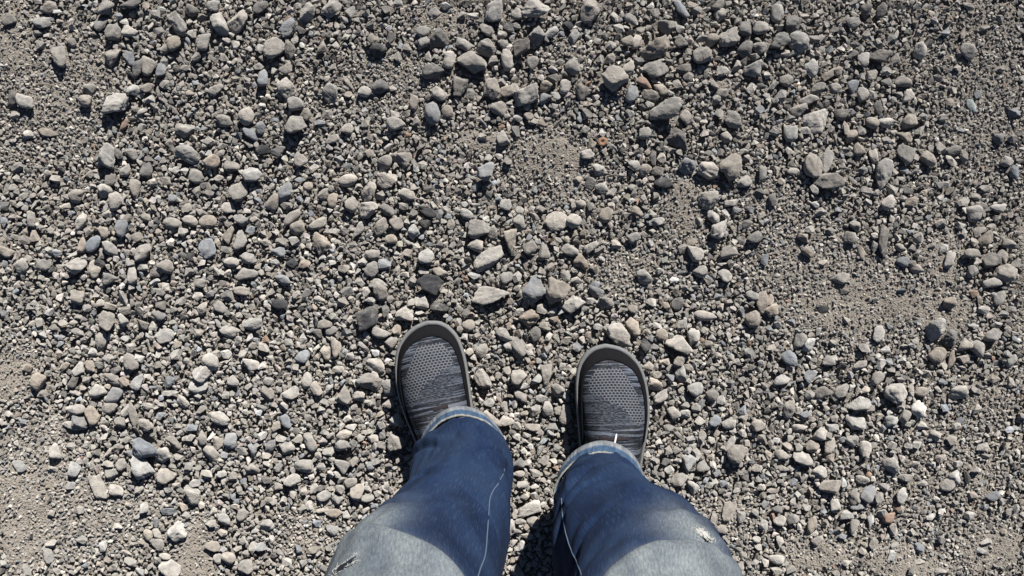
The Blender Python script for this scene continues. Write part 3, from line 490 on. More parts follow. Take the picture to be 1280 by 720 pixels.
180 135 98 62 -5 p;80 120 76 48 -5 p;230 75 68 58 0 t;105 75 56 48 0 p;80 185 56 34 0 p;320 275 102 74 40 t;380 255 58 42 -60 w;490 90 78 52 75 p;425 50 62 58 0 p;315 75 94 52 45 g;320 135 52 48 0 t;265 205 66 58 0 p;480 245 72 48 0 p;505 310 86 60 65 b;560 330 62 44 100 p;435 335 68 56 60 g;345 375 70 52 80 p;455 380 78 42 20 b;395 425 66 58 -20 p;430 470 70 50 45 g;625 170 90 66 -40 p;690 235 72 42 0 g;675 320 80 50 60 w;650 385 50 34 80 r;610 435 74 52 55 r;520 450 70 40 75 w;635 490 62 44 70 p;940 225 70 56 60 w;910 265 84 56 20 p;1000 225 72 38 110 k;840 20 64 58 0 p;625 65 52 44 0 p;745 65 52 38 0 p;1085 80 60 48 60 p;865 135 48 44 0 t;130 440 64 58 0 g;65 450 66 52 20 p;50 395 58 42 0 d;225 470 86 38 80 t;255 550 62 52 30 g;45 645 72 48 0 po;50 700 62 42 10 p;65 555 52 40 80 p;1130 325 78 56 0 bf;620 620 62 38 80 w;1065 595 62 38 0 p;270 15 74 66 0 p;300 25 52 46 0 g;400 655 58 36 20 p;920 40 62 48 0 g;1245 385 50 30 90 p;720 700 52 42 70 d;25 300 52 28 0 t;870 405 36 34 0 w;1015 420 52 42 0 p;575 410 56 46 60 p;200 380 52 38 0 p;120 690 52 42 0 g;20 330 46 40 0 p;190 235 44 36 40 p;135 255 50 36 30 b;160 85 50 40 60 g;530 70 46 40 0 g;590 280 56 40 0 p;375 525 50 36 20 b;480 600 50 36 -30 p;640 570 46 36 20 p;760 580 44 50 50 b;780 260 46 30 0 p;850 340 40 34 0 w;1030 320 50 38 20 t;820 430 50 28 30 w;740 165 44 38 0 p;960 165 56 40 0 p;1050 195 40 50 70 p;1100 120 50 36 20 p;1195 70 44 36 70 t;1180 500 40 34 0 t;1100 555 70 40 10 p;870 700 60 36 0 p;760 650 56 26 10 p;530 560 60 40 50 g;440 410 36 30 0 p;670 390 40 40 60 t"""

stones = []
for line in TRACE.strip().split('\n'):
    if line.startswith('@'):
        ox, oy = map(int, line[1:].split()); continue
    for it in line.split(';'):
        a = it.split()
        x, y, w, h, ang = map(float, a[:5])
        if w < 24 or a[5] == '': continue
        stones.append([ox + x / 4, oy + y / 4, w / 4, h / 4, ang, a[5][0], 'o' in a[5], 'f' in a[5]])
stones.sort(key=lambda s: -s[2] * s[3])


def stone_semi(s, rng):
    """Semi-axes in metres, centre height."""
    k = 1.0 / FPX * H
    a, b = s[2] * 0.5 * k, s[3] * 0.5 * k
    # a tall stone also shows some of its side; take that off the traced size
    g = 1.09 if s[2] * s[3] > 190 else 1.0
    a *= g; b *= g
    c = min(a, b) * (0.38 if s[7] else rng.uniform(0.78, 1.05))
    return a, b, c


# name, label, short reference for the stones round it
MARKS = [
 (142, 128, 'broad pale stone standing on a deep black shadow hollow', 'the broad pale shadowed stone'),
 (154, 156, 'small ochre oval pebble leaning beside a deep black shadow', 'the ochre oval pebble'),
 (59, 165, 'flat tan slab lying alone in fine gravel', 'the flat tan slab'),
 (308, 145, 'smooth pale teardrop shaped stone among angular gravel', 'the smooth teardrop stone'),
 (75, 71, 'upright grey stone with a dark hollow under it, near fine gravel', 'the upright hollow stone'),
 (222, 31, 'blocky grey stone with one big dark front face', 'the dark fronted block'),
 (298, 26, 'tall pale wedge stone with a shaded front face', 'the tall pale wedge'),
 (172, 85, 'dark smooth sided half of a split pair of stones', 'the split stone pair'),
 (342, 60, 'large pale four sided stone with a sharp shadowed corner', 'the pale four sided stone'),
 (360, 35, 'blue grey slanting slab with straight edges', 'the slanting blue slab'),
 (384, 16, 'bright topped cube like stone with a dark front', 'the bright topped cube'),
 (357, 110, 'large pale rough stone shaped like a kite', 'the kite shaped stone'),
 (435, 104, 'thin sliver of stone like a short stick', 'the stick like sliver'),
 (472, 62, 'nearly black rounded stone on brown dirt', 'the near black round stone'),
 (540, 141, 'smooth blue grey oval pebble with a light rim', 'the smooth blue oval'),
 (559, 139, 'round brown pebble touching the smooth blue oval one', 'the round brown pebble'),
 (589, 76, 'long mottled grey stone lying level, largest in its cluster', 'the long mottled stone'),
 (619, 14, 'big pale triangular stone pointing down', 'the big pale triangle'),
 (670, 10, 'wide pale stone with a rounded lower edge', 'the wide pale stone'),
 (768, 97, 'large squarish stone lit on top with a dark shadow below', 'the large squarish stone'),
 (820, 57, 'large brownish craggy stone with a pointed top', 'the craggy brown stone'),
 (832, 137, 'large grey stone pierced by a small dark pit', 'the pitted grey stone'),
 (806, 103, 'dull red pebble half buried between grey stones', 'the dull red pebble'),
 (658, 120, 'oblong pale block with rounded ends casting a dark shadow', 'the oblong pale block'),
 (911, 46, 'pale pointed stone with a wide shadow under it', 'the pale pointed stone'),
 (1021, 149, 'broad flat pale slab, largest stone near the fine gravel edge', 'the broad flat slab'),
 (1000, 51, 'smooth pale egg shaped stone', 'the pale egg stone'),
 (1100, 67, 'wide dark stone with a lit upper rim', 'the wide dark stone'),
 (1217, 131, 'pale greenish glassy shard lying flat in fine gravel', 'the greenish shard'),
 (1212, 62, 'pale slanted stone alone among fine gravel', 'the lone slanted stone'),
 (1017, 206, 'round mottled stone beside a long white shard', 'the round mottled stone'),
 (1035, 201, 'long whitish shard standing beside a round stone', 'the long whitish shard'),
 (1036, 226, 'wide rough slab just under the long whitish shard', 'the wide rough slab'),
 (1106, 301, 'dark elongated stone standing upright in fine gravel', 'the dark upright stone'),
 (1105, 217, 'long pale knobbly stone lying lengthwise', 'the long knobbly stone'),
 (912, 207, 'large brown knobbly stone on bare dirt', 'the brown knobbly stone'),
 (885, 212, 'pale overhanging stone with a black shadow below', 'the pale overhanging stone'),
 (830, 229, 'flat black slate wedge lying on fine gravel', 'the black slate wedge'),
 (696, 276, 'flat smooth cream coloured disc of stone', 'the cream disc'),
 (650, 262, 'tiny white round flat chip', 'the white round chip'),
 (610, 322, 'long pale loaf shaped stone with tiny pits', 'the loaf shaped stone'),
 (612, 369, 'largest pale jagged stone ahead of the shoes with dark front', 'the large jagged stone'),
 (667, 362, 'pale blue grey upright stone next to a tan one', 'the pale blue stone'),
 (694, 362, 'tan stone with a dark broken face', 'the tan broken stone'),
 (537, 356, 'black blocky lump of stone ahead of a shoe', 'the black blocky lump'),
 (550, 385, 'black porous lump lying above a shoe toe', 'the black porous lump'),
 (457, 398, 'black crusty stone with a grey patch', 'the black crusty stone'),
 (775, 419, 'large pale stone crossed by grey veins touching a shoe toe', 'the veined stone'),
 (807, 431, 'small black triangular slate chip near a shoe', 'the black slate chip'),
 (849, 431, 'long pale dusty stone like a bent sausage', 'the bent dusty stone'),
 (882, 395, 'smooth pale lozenge shaped stone', 'the pale lozenge'),
 (941, 399, 'smooth rounded grey stone in a cluster of five', 'the rounded grey stone'),
 (257, 310, 'flat round blue grey disc of stone', 'the round blue disc'),
 (116, 305, 'smooth bluish oval pebble set on edge', 'the bluish oval pebble'),
 (257, 276, 'flat tan oval pebble with a dark edge', 'the tan oval pebble'),
 (95, 332, 'bright pale stone with a black hollow under it', 'the bright hollow stone'),
 (232, 194, 'large pale rounded boulder like stone', 'the large rounded stone'),
 (349, 381, 'dark blue grey smooth pebble on pale gravel', 'the dark blue pebble'),
 (401, 304, 'brownish shield shaped stone', 'the brownish shield stone'),
 (365, 329, 'small black slab sided chip left of the shoes', None),
 (250, 465, 'tall pale rough stone, upper half of a broken pair', 'the tall rough pair'),
 (118, 491, 'pale diamond shaped stone on trodden gravel', 'the pale diamond stone'),
 (180, 561, 'large bluish slab resting on a pale one', 'the large bluish slab'),
 (176, 582, 'pale smooth tongue shaped stone below a bluish slab', 'the tongue shaped stone'),
 (209, 596, 'warm brown rounded stone on pale gravel', 'the warm brown stone'),
 (122, 609, 'thin pale flake shaped like a fin', 'the pale fin flake'),
 (91, 587, 'small whitish oval stone on fine gravel', 'the whitish oval stone'),
 (220, 665, 'pale roundish stone above a bare dirt patch', 'the pale roundish stone'),
 (632, 665, 'pale stone lying between the two trouser legs', None),
 (661, 637, 'pale oblong stone at the edge of the leg shadow', 'the oblong between the legs'),
 (921, 567, 'smooth round grey stone beside a thin pale sliver', 'the round grey stone'),
 (912, 640, 'flat tan blade of stone on brown dirt', 'the flat tan blade'),
 (947, 676, 'small white oval pebble on dirt', 'the white oval pebble'),
 (1005, 574, 'pale brown stone overhanging a black shadow', 'the overhanging brown stone'),
 (1040, 609, 'brownish oval stone leaning on a white chip', 'the brownish oval stone'),
 (1112, 649, 'orange brown stone beside a dark crevice', 'the orange brown stone'),
 (1129, 620, 'white slanted stone above a dark crevice', 'the white slanted stone'),
 (1121, 492, 'large pale smooth topped stone, biggest in its cluster', 'the large smooth topped stone'),
 (1011, 431, 'whitish angular shard over a black shadow', 'the whitish angular shard'),
 (1030, 386, 'flat blue black slate chip on fine gravel', 'the blue black chip'),
 (1190, 422, 'dark mottled stone with a lit rim', 'the dark mottled stone'),
 (1195, 596, 'white split stone on trodden gravel', 'the white split stone'),
 (1242, 353, 'bright whitish stone at the edge of coarse gravel', 'the bright whitish stone'),
 (971, 701, 'smooth cream oval pebble on bare dirt', 'the cream oval pebble'),
 (870, 507, None, None), (376, 476, 'bluish cube like stone on pale gravel', 'the bluish cube'),
 (382, 476, 'smooth white oval stone on pale gravel', 'the smooth white oval'),
 (870, 487, 'smooth pale round cobble beside a shoe', 'the pale round cobble'),
]
TONE = {'g': 'grey', 'p': 'pale grey', 'w': 'whitish', 'd': 'dark grey', 'k': 'black', 'b': 'bluish grey', 't': 'tan', 'r': 'rusty brown', 'c': 'greenish'}
DIRS = ['to the right of', 'above and right of', 'above', 'above and left of', 'to the left of', 'below and left of', 'below', 'below and right of']

N_OBJ = 285
landmark = {}
for mx, my, lab, ref in MARKS:
    if lab is None: continue
    best = min(range(len(stones)), key=lambda i: math.hypot(stones[i][0] - mx, stones[i][1] - my) + (0 if i not in landmark else 1e6))
    if math.hypot(stones[best][0] - mx, stones[best][1] - my) < 9:
        landmark[best] = (lab, ref)
chosen = set(landmark)
for i in range(len(stones)):
    if len(chosen) >= N_OBJ: break
    if 2 < stones[i][0] < 1278 and 2 < stones[i][1] < 718: chosen.add(i)

refs = [(i, landmark[i][1]) for i in landmark if landmark[i][1]]
labels = {i: landmark[i][0] for i in landmark}
rows = []
for i in sorted(chosen):
    if i in labels: continue
    s = stones[i]
    j, ref = min(refs, key=lambda r: math.hypot(stones[r[0]][0] - s[0], stones[r[0]][1] - s[1]))
    dx, dy = s[0] - stones[j][0], stones[j][1] - s[1]
    dr = DIRS[int(round(math.degrees(math.atan2(dy, dx)) / 45.0)) % 8]
    shape = 'rounded' if s[6] else 'flat' if s[7] else 'elongated' if s[2] > 1.45 * s[3] else 'chunky' if s[2] < 1.1 * s[3] else 'angular'
    rows.append([i, TONE[s[5]], shape, dr, ref, math.hypot(dx, dy)])
cells = {}
for r in rows: cells.setdefault((r[1], r[2], r[3], r[4]), []).append(r)
for key, rs in cells.items():
    rs.sort(key=lambda r: r[5])
    for k, r in enumerate(rs):
        if len(rs) == 1: d = ''
        elif len(rs) == 2: d = ('nearer ', 'farther ')[k]
        else: d = ('nearest ', 'second nearest ', 'third nearest ', 'fourth nearest ', 'fifth nearest ')[min(k, 4)]
        labels[r[0]] = f'{d}{r[1]} {r[2]} stone {r[3]} {r[4]}'

# occupancy of the ground, 1 mm cells
X0, X1, Y0, Y1, CELL = -2.15, 2.15, -1.85, 1.65, 0.001
occ = np.zeros((int((Y1 - Y0) / CELL), int((X1 - X0) / CELL)), np.uint8)


def mark(x, y, a, b, ang, val=1, grow=1.0):
    r = max(a, b) * grow
    i0, i1 = int((y - r - Y0) / CELL), int((y + r - Y0) / CELL) + 2
    j0, j1 = int((x - r - X0) / CELL), int((x + r - X0) / CELL) + 2
    i0, j0 = max(i0, 0), max(j0, 0)
    sub = occ[i0:i1, j0:j1]
    if sub.size == 0: return
    yy = (np.arange(i0, i0 + sub.shape[0]) + .5) * CELL + Y0 - y
    xx = (np.arange(j0, j0 + sub.shape[1]) + .5) * CELL + X0 - x
    c, s_ = math.cos(ang), math.sin(ang)
    U = (xx[None, :] * c + yy[:, None] * s_) / (a * grow); W = (-xx[None, :] * s_ + yy[:, None] * c) / (b * grow)
    sub[U * U + W * W < 1] = val


# where the shoes stand: tip, heading (radians, counter-clockwise)
SHOES = {'left': ((-0.1250, -0.0470), math.radians(12.0)), 'right': ((0.1365, -0.0773), math.radians(0.5))}


def in_shoe(x, y, grow=0.0):
    for (tx, ty), a in SHOES.values():
        dx, dy = x - tx, y - ty
        u = dx * math.cos(a) + dy * math.sin(a); v = -dx * math.sin(a) + dy * math.cos(a)
        if ((u / (0.049 + grow)) ** 4 + ((v + 0.145) / (0.143 + grow)) ** 4) < 1: return True
    return False


def new_batch(): return {'V': [], 'F': [], 'C': [], 'S': [], 'n': 0}


def put(bt, V, F, col, smooth=True):
    bt['S'].append(np.full(len(F), smooth))
    bt['V'].append(V); bt['F'].append(F + bt['n']); bt['n'] += len(V)
    bt['C'].append(np.broadcast_to(np.asarray(col, float), (len(V), 3)))


def flush(bt, name):
    V = np.concatenate(bt['V']); F = np.concatenate(bt['F']); C = np.concatenate(bt['C'])
    return mesh_np(name, V, F, {'stone_color': C}, np.concatenate(bt['S']))


def jitter(col, rng, amt=0.14):
    k = math.exp(rng.normal(0, amt)); w = rng.normal(0, 0.02)
    return (col[0] * k * (1 + w), col[1] * k, col[2] * k * (1 - w))


rest = new_batch()
for i, s in enumerate(stones):
    rng = np.random.default_rng(1000 + i)
    a, b, c = stone_semi(s, rng)
    zc = c * (rng.uniform(0.25, 0.68) if not s[7] else 0.8)
    x, y = px2w(s[0], s[1], zc)
    if in_shoe(x, y, -0.004): continue
    zc += float(relief(x, y)) - 0.002
    ang = math.radians(s[4])
    level = 4 if i < 110 else 3
    if i in chosen or s[6] or s[2] * s[3] > 200:
        V, F = rock(rng, level if i in chosen else 3, s[6]), ico(level if i in chosen else 3)[1]
    else:
        V, F = hull_rock(2000 + i, 14)
    V = V * np.array([a, b, c])
    # slight lean
    tx, ty = (0.0, 0.0) if s[7] else rng.normal(0, 0.10, 2)
    V[:, 2] += V[:, 0] * tx + V[:, 1] * ty
    ca, sa = math.cos(ang), math.sin(ang)
    R = np.array([[ca, sa, 0], [-sa, ca, 0], [0, 0, 1]])
    V = V @ R
    col = jitter(PAL[s[5]], rng, 0.09)
    mark(x, y, a, b, ang, 1, 0.93)
    if i in chosen:
        me = mesh_np('stone', V, F, {'stone_color': np.tile(col, (len(V), 1))})
        o = obj('stone', me, M_STONE)
        o.location = (x, y, zc)
        tag(o, labels[i], 'stone', 'larger stones in the gravel')
    else:
        put(rest, V + np.array([x, y, zc]), F, col, len(F) > 60)

PROTO2 = [hull_rock(50 + k, 11) for k in range(70)]
PROTO1 = [hull_rock(150 + k, 9) for k in range(80)]
OCT = np.array([[1, 0, 0], [-1, 0, 0], [0, 1, 0], [0, -1, 0], [0, 0, 1], [0, 0, -1]], float)
OCTF = np.array([[0, 2, 4], [2, 1, 4], [1, 3, 4], [3, 0, 4], [2, 0, 5], [1, 2, 5], [3, 1, 5], [0, 3, 5]])
TONES = [('g', .36), ('p', .36), ('t', .11), ('d', .09), ('b', .06), ('w', .025), ('k', .010), ('r', .005)]
TK = [t for t, _ in TONES]; TP = np.array([p for _, p in TONES]); TP /= TP.sum()
PALA = np.array([PAL[t] for t in TK])


def scatter(n_try, r_lo, r_hi, power, bare_max, fill_max, lim, lift, where=None):
    """Dart throwing on the occupancy grid, larger darts first."""
    rng = RNG
    x = rng.uniform(-lim[0], lim[0], n_try); y = rng.uniform(-lim[1], lim[2], n_try)
    r = r_lo + (r_hi - r_lo) * rng.uniform(0, 1, n_try) ** power
    r = -np.sort(-r)
    bv = bare(x, y)
    keep = rng.uniform(0, 1, n_try) > np.where(bv > 0.8, np.maximum(bv / bare_max, 0.82), bv / bare_max)
    if where is not None: keep &= where(x, y)
    out = []
    for k in np.nonzero(keep)[0]:
        xx, yy, rr = x[k], y[k], r[k]
        rad = max(1, int(rr / CELL * 0.85))
        i, j = int((yy - Y0) / CELL), int((xx - X0) / CELL)
        sub = occ[i - rad:i + rad + 1, j - rad:j + rad + 1]
        if sub.size == 0 or sub.mean() > fill_max: continue
        asp = rng.uniform(0.66, 1.0); ang = rng.uniform(0, math.pi)
        mark(xx, yy, rr, rr * asp, ang, 1, 0.95)
        out.append((xx, yy, rr, asp, ang, lift * rng.uniform(0, 1) * (1 - bv[k])))
    return out


def to_batch(items, protos, bt, flat_lo, flat_hi, jit, on_soil):
    rng = RNG
    n = len(items)
    A = np.array(items)
    tone = rng.choice(len(TK), n, p=TP)
    cols = PALA[tone] * np.exp(rng.normal(0, jit, (n, 1))) * (1 + rng.normal(0, 0.015, (n, 3)))
    pid = rng.integers(0, len(protos), n)
    P = np.stack([q[0] for q in protos])[pid]                     # n, v, 3
    F = np.stack([q[1] for q in protos])[pid]                     # n, f, 3
    # random spin of the prototype about z, then aspect, lean and heading
    g = ground_h(A[:, 0], A[:, 1]) if on_soil else relief(A[:, 0], A[:, 1]) - 0.004
    c = A[:, 2] * A[:, 3] * rng.uniform(flat_lo, flat_hi, n)
    P = P * np.stack([A[:, 2], A[:, 2] * A[:, 3], c], 1)[:, None, :]
    lean = rng.normal(0, 0.22, (n, 2))
    P[:, :, 2] += P[:, :, 0] * lean[:, :1] + P[:, :, 1] * lean[:, 1:]
    ca, sa = np.cos(A[:, 4])[:, None], np.sin(A[:, 4])[:, None]
    X = P[:, :, 0] * ca - P[:, :, 1] * sa + A[:, :1]
    Y = P[:, :, 0] * sa + P[:, :, 1] * ca + A[:, 1:2]
    Z = P[:, :, 2] + (g + c * 0.5 + A[:, 5])[:, None]
    V = np.stack([X, Y, Z], -1)
    nv = P.shape[1]
    bt['S'].append(np.zeros(F.shape[0] * F.shape[1], bool))
    bt['V'].append(V.reshape(-1, 3))
    bt['F'].append((F + (np.arange(n) * nv)[:, None, None]).reshape(-1, 3) + bt['n'])
    bt['C'].append(np.repeat(cols, nv, 0)); bt['n'] += n * nv


# keep larger gravel from under the soles
shoe_cells = np.zeros_like(occ)
yy = (np.arange(occ.shape[0]) + .5) * CELL + Y0; xx = (np.arange(occ.shape[1]) + .5) * CELL + X0
for (tx, ty), a in SHOES.values():
    dx, dy = xx[None, :] - tx, yy[:, None] - ty
    u = dx * math.cos(a) + dy * math.sin(a); v = -dx * math.sin(a) + dy * math.cos(a)
    shoe_cells |= ((((u / 0.050) ** 4 + ((v + 0.145) / 0.144) ** 4) < 1)).astype(np.uint8)
occ_free = occ.copy()
occ |= shoe_cells

LIM = (2.1, 1.8, 1.6); LIM2 = (0.95, 0.68, 0.62)
IN_VIEW = lambda x, y: (np.abs(x) < 0.735) & (np.abs(y) < 0.418)
med = scatter(14000, 0.0085, 0.017, 2.2, 0.75, 0.10, LIM, 0.001, lambda x, y: ~IN_VIEW(x, y))
med += scatter(60000, 0.0050, 0.0085, 1.6, 0.85, 0.16, LIM, 0.0025, lambda x, y: ~IN_VIEW(x, y))
med += scatter(36000, 0.0038, 0.0058, 1.7, 0.5, 0.16, LIM2, 0.0030)
med += scatter(70000, 0.0026, 0.0040, 1.4, 0.8, 0.22, LIM2, 0.0030)
fine_b = new_batch()
to_batch(med, PROTO2, fine_b, 0.65, 1.05, 0.18, False)
occ[shoe_cells.astype(bool)] = occ_free[shoe_cells.astype(bool)]
small = scatter(170000, 0.0017, 0.0032, 1.3, 1.7, 0.24, (0.86, 0.58, 0.54), 0.0065)
small += scatter(45000, 0.0032, 0.0048, 1.3, 1.2, 0.20, (1.5, 1.2, 1.1), 0.005, lambda x, y: (np.abs(x) > 0.9) | (y < -0.62) | (y > 0.58))
tag(obj('gravel', flush(rest, 'gravel'), M_STONE), 'loose grey limestone gravel packed between the larger stones', 'gravel', None, 'stuff')

to_batch(small, PROTO1, fine_b, 0.7, 1.1, 0.22, True)
n = 200000
fx = RNG.uniform(-0.86, 0.86, n); fy = RNG.uniform(-0.58, 0.54, n)
free = occ[((fy - Y0) / CELL).astype(int), ((fx - X0) / CELL).astype(int)] == 0
free &= RNG.uniform(0, 1, n) > 0.75 * np.clip((bare(fx, fy) - 0.6) * 2.5, 0, 1)
fx, fy = fx[free], fy[free]
fr = 0.0007 + 0.0016 * RNG.uniform(0, 1, len(fx)) ** 1.8
grit = np.stack([fx, fy, fr, RNG.uniform(0.6, 1, len(fx)), RNG.uniform(0, 3.14, len(fx)), RNG.uniform(0, 0.0006, len(fx))], 1)
octs = [OCT * np.random.default_rng(300 + k).uniform(0.75, 1.1, (6, 1)) + np.random.default_rng(400 + k).normal(0, 0.18, (6, 3)) for k in range(40)]
to_batch(grit, [(q, OCTF) for q in octs], fine_b, 0.7, 1.0, 0.28, True)
tag(obj('grit', flush(fine_b, 'grit'), M_STONE), 'fine grit and tiny chips filling the gaps between pebbles', 'grit', None, 'stuff')
print('COUNTS', len(stones), len(chosen), len(landmark), 'med', len(med), 'small', len(small), 'grit', len(grit))


# ---------------------------------------------------------------- rusty washer
def build_washer():
    x, y = px2w(753, 177)
    n = 40
    prof = [(0.0016, 0.0012), (0.0022, 0.0022), (0.0058, 0.0024), (0.0066, 0.0016), (0.0066, 0.0), (0.0058, -0.0008), (0.0022, -0.0008), (0.0016, 0.0)]
    V = []
    for k in range(n):
        t = 2 * math.pi * k / n
        wob = 1 + 0.05 * math.sin(3 * t + 1) + 0.03 * math.sin(7 * t)
        for r, z in prof: V.append((r * wob * 1.08 * math.cos(t), r * wob * 0.92 * math.sin(t), z))
    m = len(prof)
    F = [[k * m + q, ((k + 1) % n) * m + q, ((k + 1) % n) * m + (q + 1) % m, k * m + (q + 1) % m] for k in range(n) for q in range(m)]
    me = mesh_np('washer', np.array(V), np.array(F))
    o = obj('washer', me, M_RUST)
    o.location = (x, y, float(relief(x, y)) + 0.003)
    o.rotation_euler = (0.10, -0.06, 0.3)
    tag(o, 'small rusty orange disc with a centre hole lying on grit', 'washer')


build_washer()


# ---------------------------------------------------------------- person: shoes
person = bpy.data.objects.new('person', None)
COL.objects.link(person)
person.location = (0.012, -0.26, 0.0)
PLOC = np.array([0.012, -0.26, 0.0])
tag(person, 'person standing on gravel in turned up blue jeans and grey knit slip on shoes', 'person')


def child(name, V, F, mat, parent, cols=None, smooth=True, uv=None):
    me = mesh_np(name, np.asarray(V, float) - PLOC, F, cols, smooth)
    if uv is not None: set_uv(me, uv)
    return obj(name, me, mat, parent)


def tube(path, radius, nseg=8, taper=None):
    """Vertices and quads of a tube along a path (closed ends by shrinking)."""
    P = np.asarray(path, float)
    T = np.gradient(P, axis=0); T /= np.linalg.norm(T, axis=1)[:, None] + 1e-9
    up = np.array([0.13, 0.21, 0.97])
    A = np.cross(T, up); A /= np.linalg.norm(A, axis=1)[:, None] + 1e-9
    B = np.cross(T, A)
    r = np.full(len(P), radius) if taper is None else radius * np.asarray(taper)
    t = np.linspace(0, 2 * math.pi, nseg, endpoint=False)
    V = P[:, None, :] + r[:, None, None] * (np.cos(t)[None, :, None] * A[:, None, :] + np.sin(t)[None, :, None] * B[:, None, :])
    return V.reshape(-1, 3), grid_faces(len(P), nseg, True)


LEN = 0.288
OD = np.array([0.0, 0.003, 0.007, 0.013, 0.025, 0.038, 0.055, 0.075, 0.10, 0.13, 0.16, 0.20, 0.235, 0.260, 0.275, 0.283, 0.288])
OW = np.array([0.0, 0.0155, 0.0235, 0.0315, 0.0408, 0.0460, 0.0493, 0.0507, 0.0500, 0.0470, 0.0425, 0.0375, 0.0362, 0.0330, 0.0260, 0.0165, 0.0])
NA = 180


def outline():
    """Closed outline of the right sole, local x (outer = +x) and d behind the tip."""
    half = NA // 2
    t = np.linspace(0, 1, half + 1)
    d = LEN * (0.5 - 0.5 * np.cos(math.pi * t))
    w = np.interp(d, OD, OW)
    for _ in range(2):
        w[1:-1] = 0.25 * w[:-2] + 0.5 * w[1:-1] + 0.25 * w[2:]
    w[0] = w[-1] = 0
    xc = -0.007 * np.exp(-d / 0.030) + 0.003 * np.exp(-((d - 0.10) / 0.05) ** 2)
    right = np.stack([xc + w, d], 1); left = np.stack([xc - w, d], 1)
    return np.concatenate([right, left[-2:0:-1]])


OUT = outline()
Z0 = 0.010


def inset(P, dist):
    """Move the outline inwards by a distance (array or scalar)."""
    T = np.roll(P, -1, 0) - np.roll(P, 1, 0)
    T /= np.linalg.norm(T, axis=1)[:, None] + 1e-9
    Nn = np.stack([-T[:, 1], T[:, 0]], 1)
    cen = np.array([0.0, 0.14])
    sgn = np.sign(((cen - P) * Nn).sum(1))[:, None]
    return P + Nn * sgn * np.asarray(dist).reshape(-1, 1)


ZT = (np.array([0.0, 0.02, 0.04, 0.07, 0.10, 0.13, 0.16, 0.20, 0.25, 0.29]), np.array([0.040, 0.046, 0.054, 0.062, 0.069, 0.079, 0.094, 0.100, 0.094, 0.088]))
Q_SP = np.stack([0.0 * OUT[:, 1], np.clip(OUT[:, 1], 0.058, 0.235)], 1)


def upper_point(P, Q, k, off=0.0):
    """Point of the knit upper, k = 0 at the sole edge, 1 on the spine."""
    xy = P + (Q - P) * k[:, None]
    zt = np.interp(xy[:, 1], *ZT)
    f = (1 - (1 - np.clip(k, 0, 1)) ** 2.3) ** 0.62
    z = Z0 + 0.018 + (zt - Z0 - 0.018) * f
    return np.concatenate([xy, z[:, None]], 1)


def in_poly(x, y, poly):
    inside = np.zeros(len(x), bool)
    n = len(poly)
    for i in range(n):
        x1, y1 = poly[i]; x2, y2 = poly[(i + 1) % n]
        cond = ((y1 > y) != (y2 > y)) & (x < (x2 - x1) * (y - y1) / (y2 - y1 + 1e-12) + x1)
        inside ^= cond
    return inside


MESH_POLY = [(-0.021, 0.032), (0.010, 0.031), (0.023, 0.048), (0.035, 0.072), (0.043, 0.108), (0.033, 0.109), (0.010, 0.084), (-0.016, 0.071), (-0.033, 0.064), (-0.032, 0.048)]


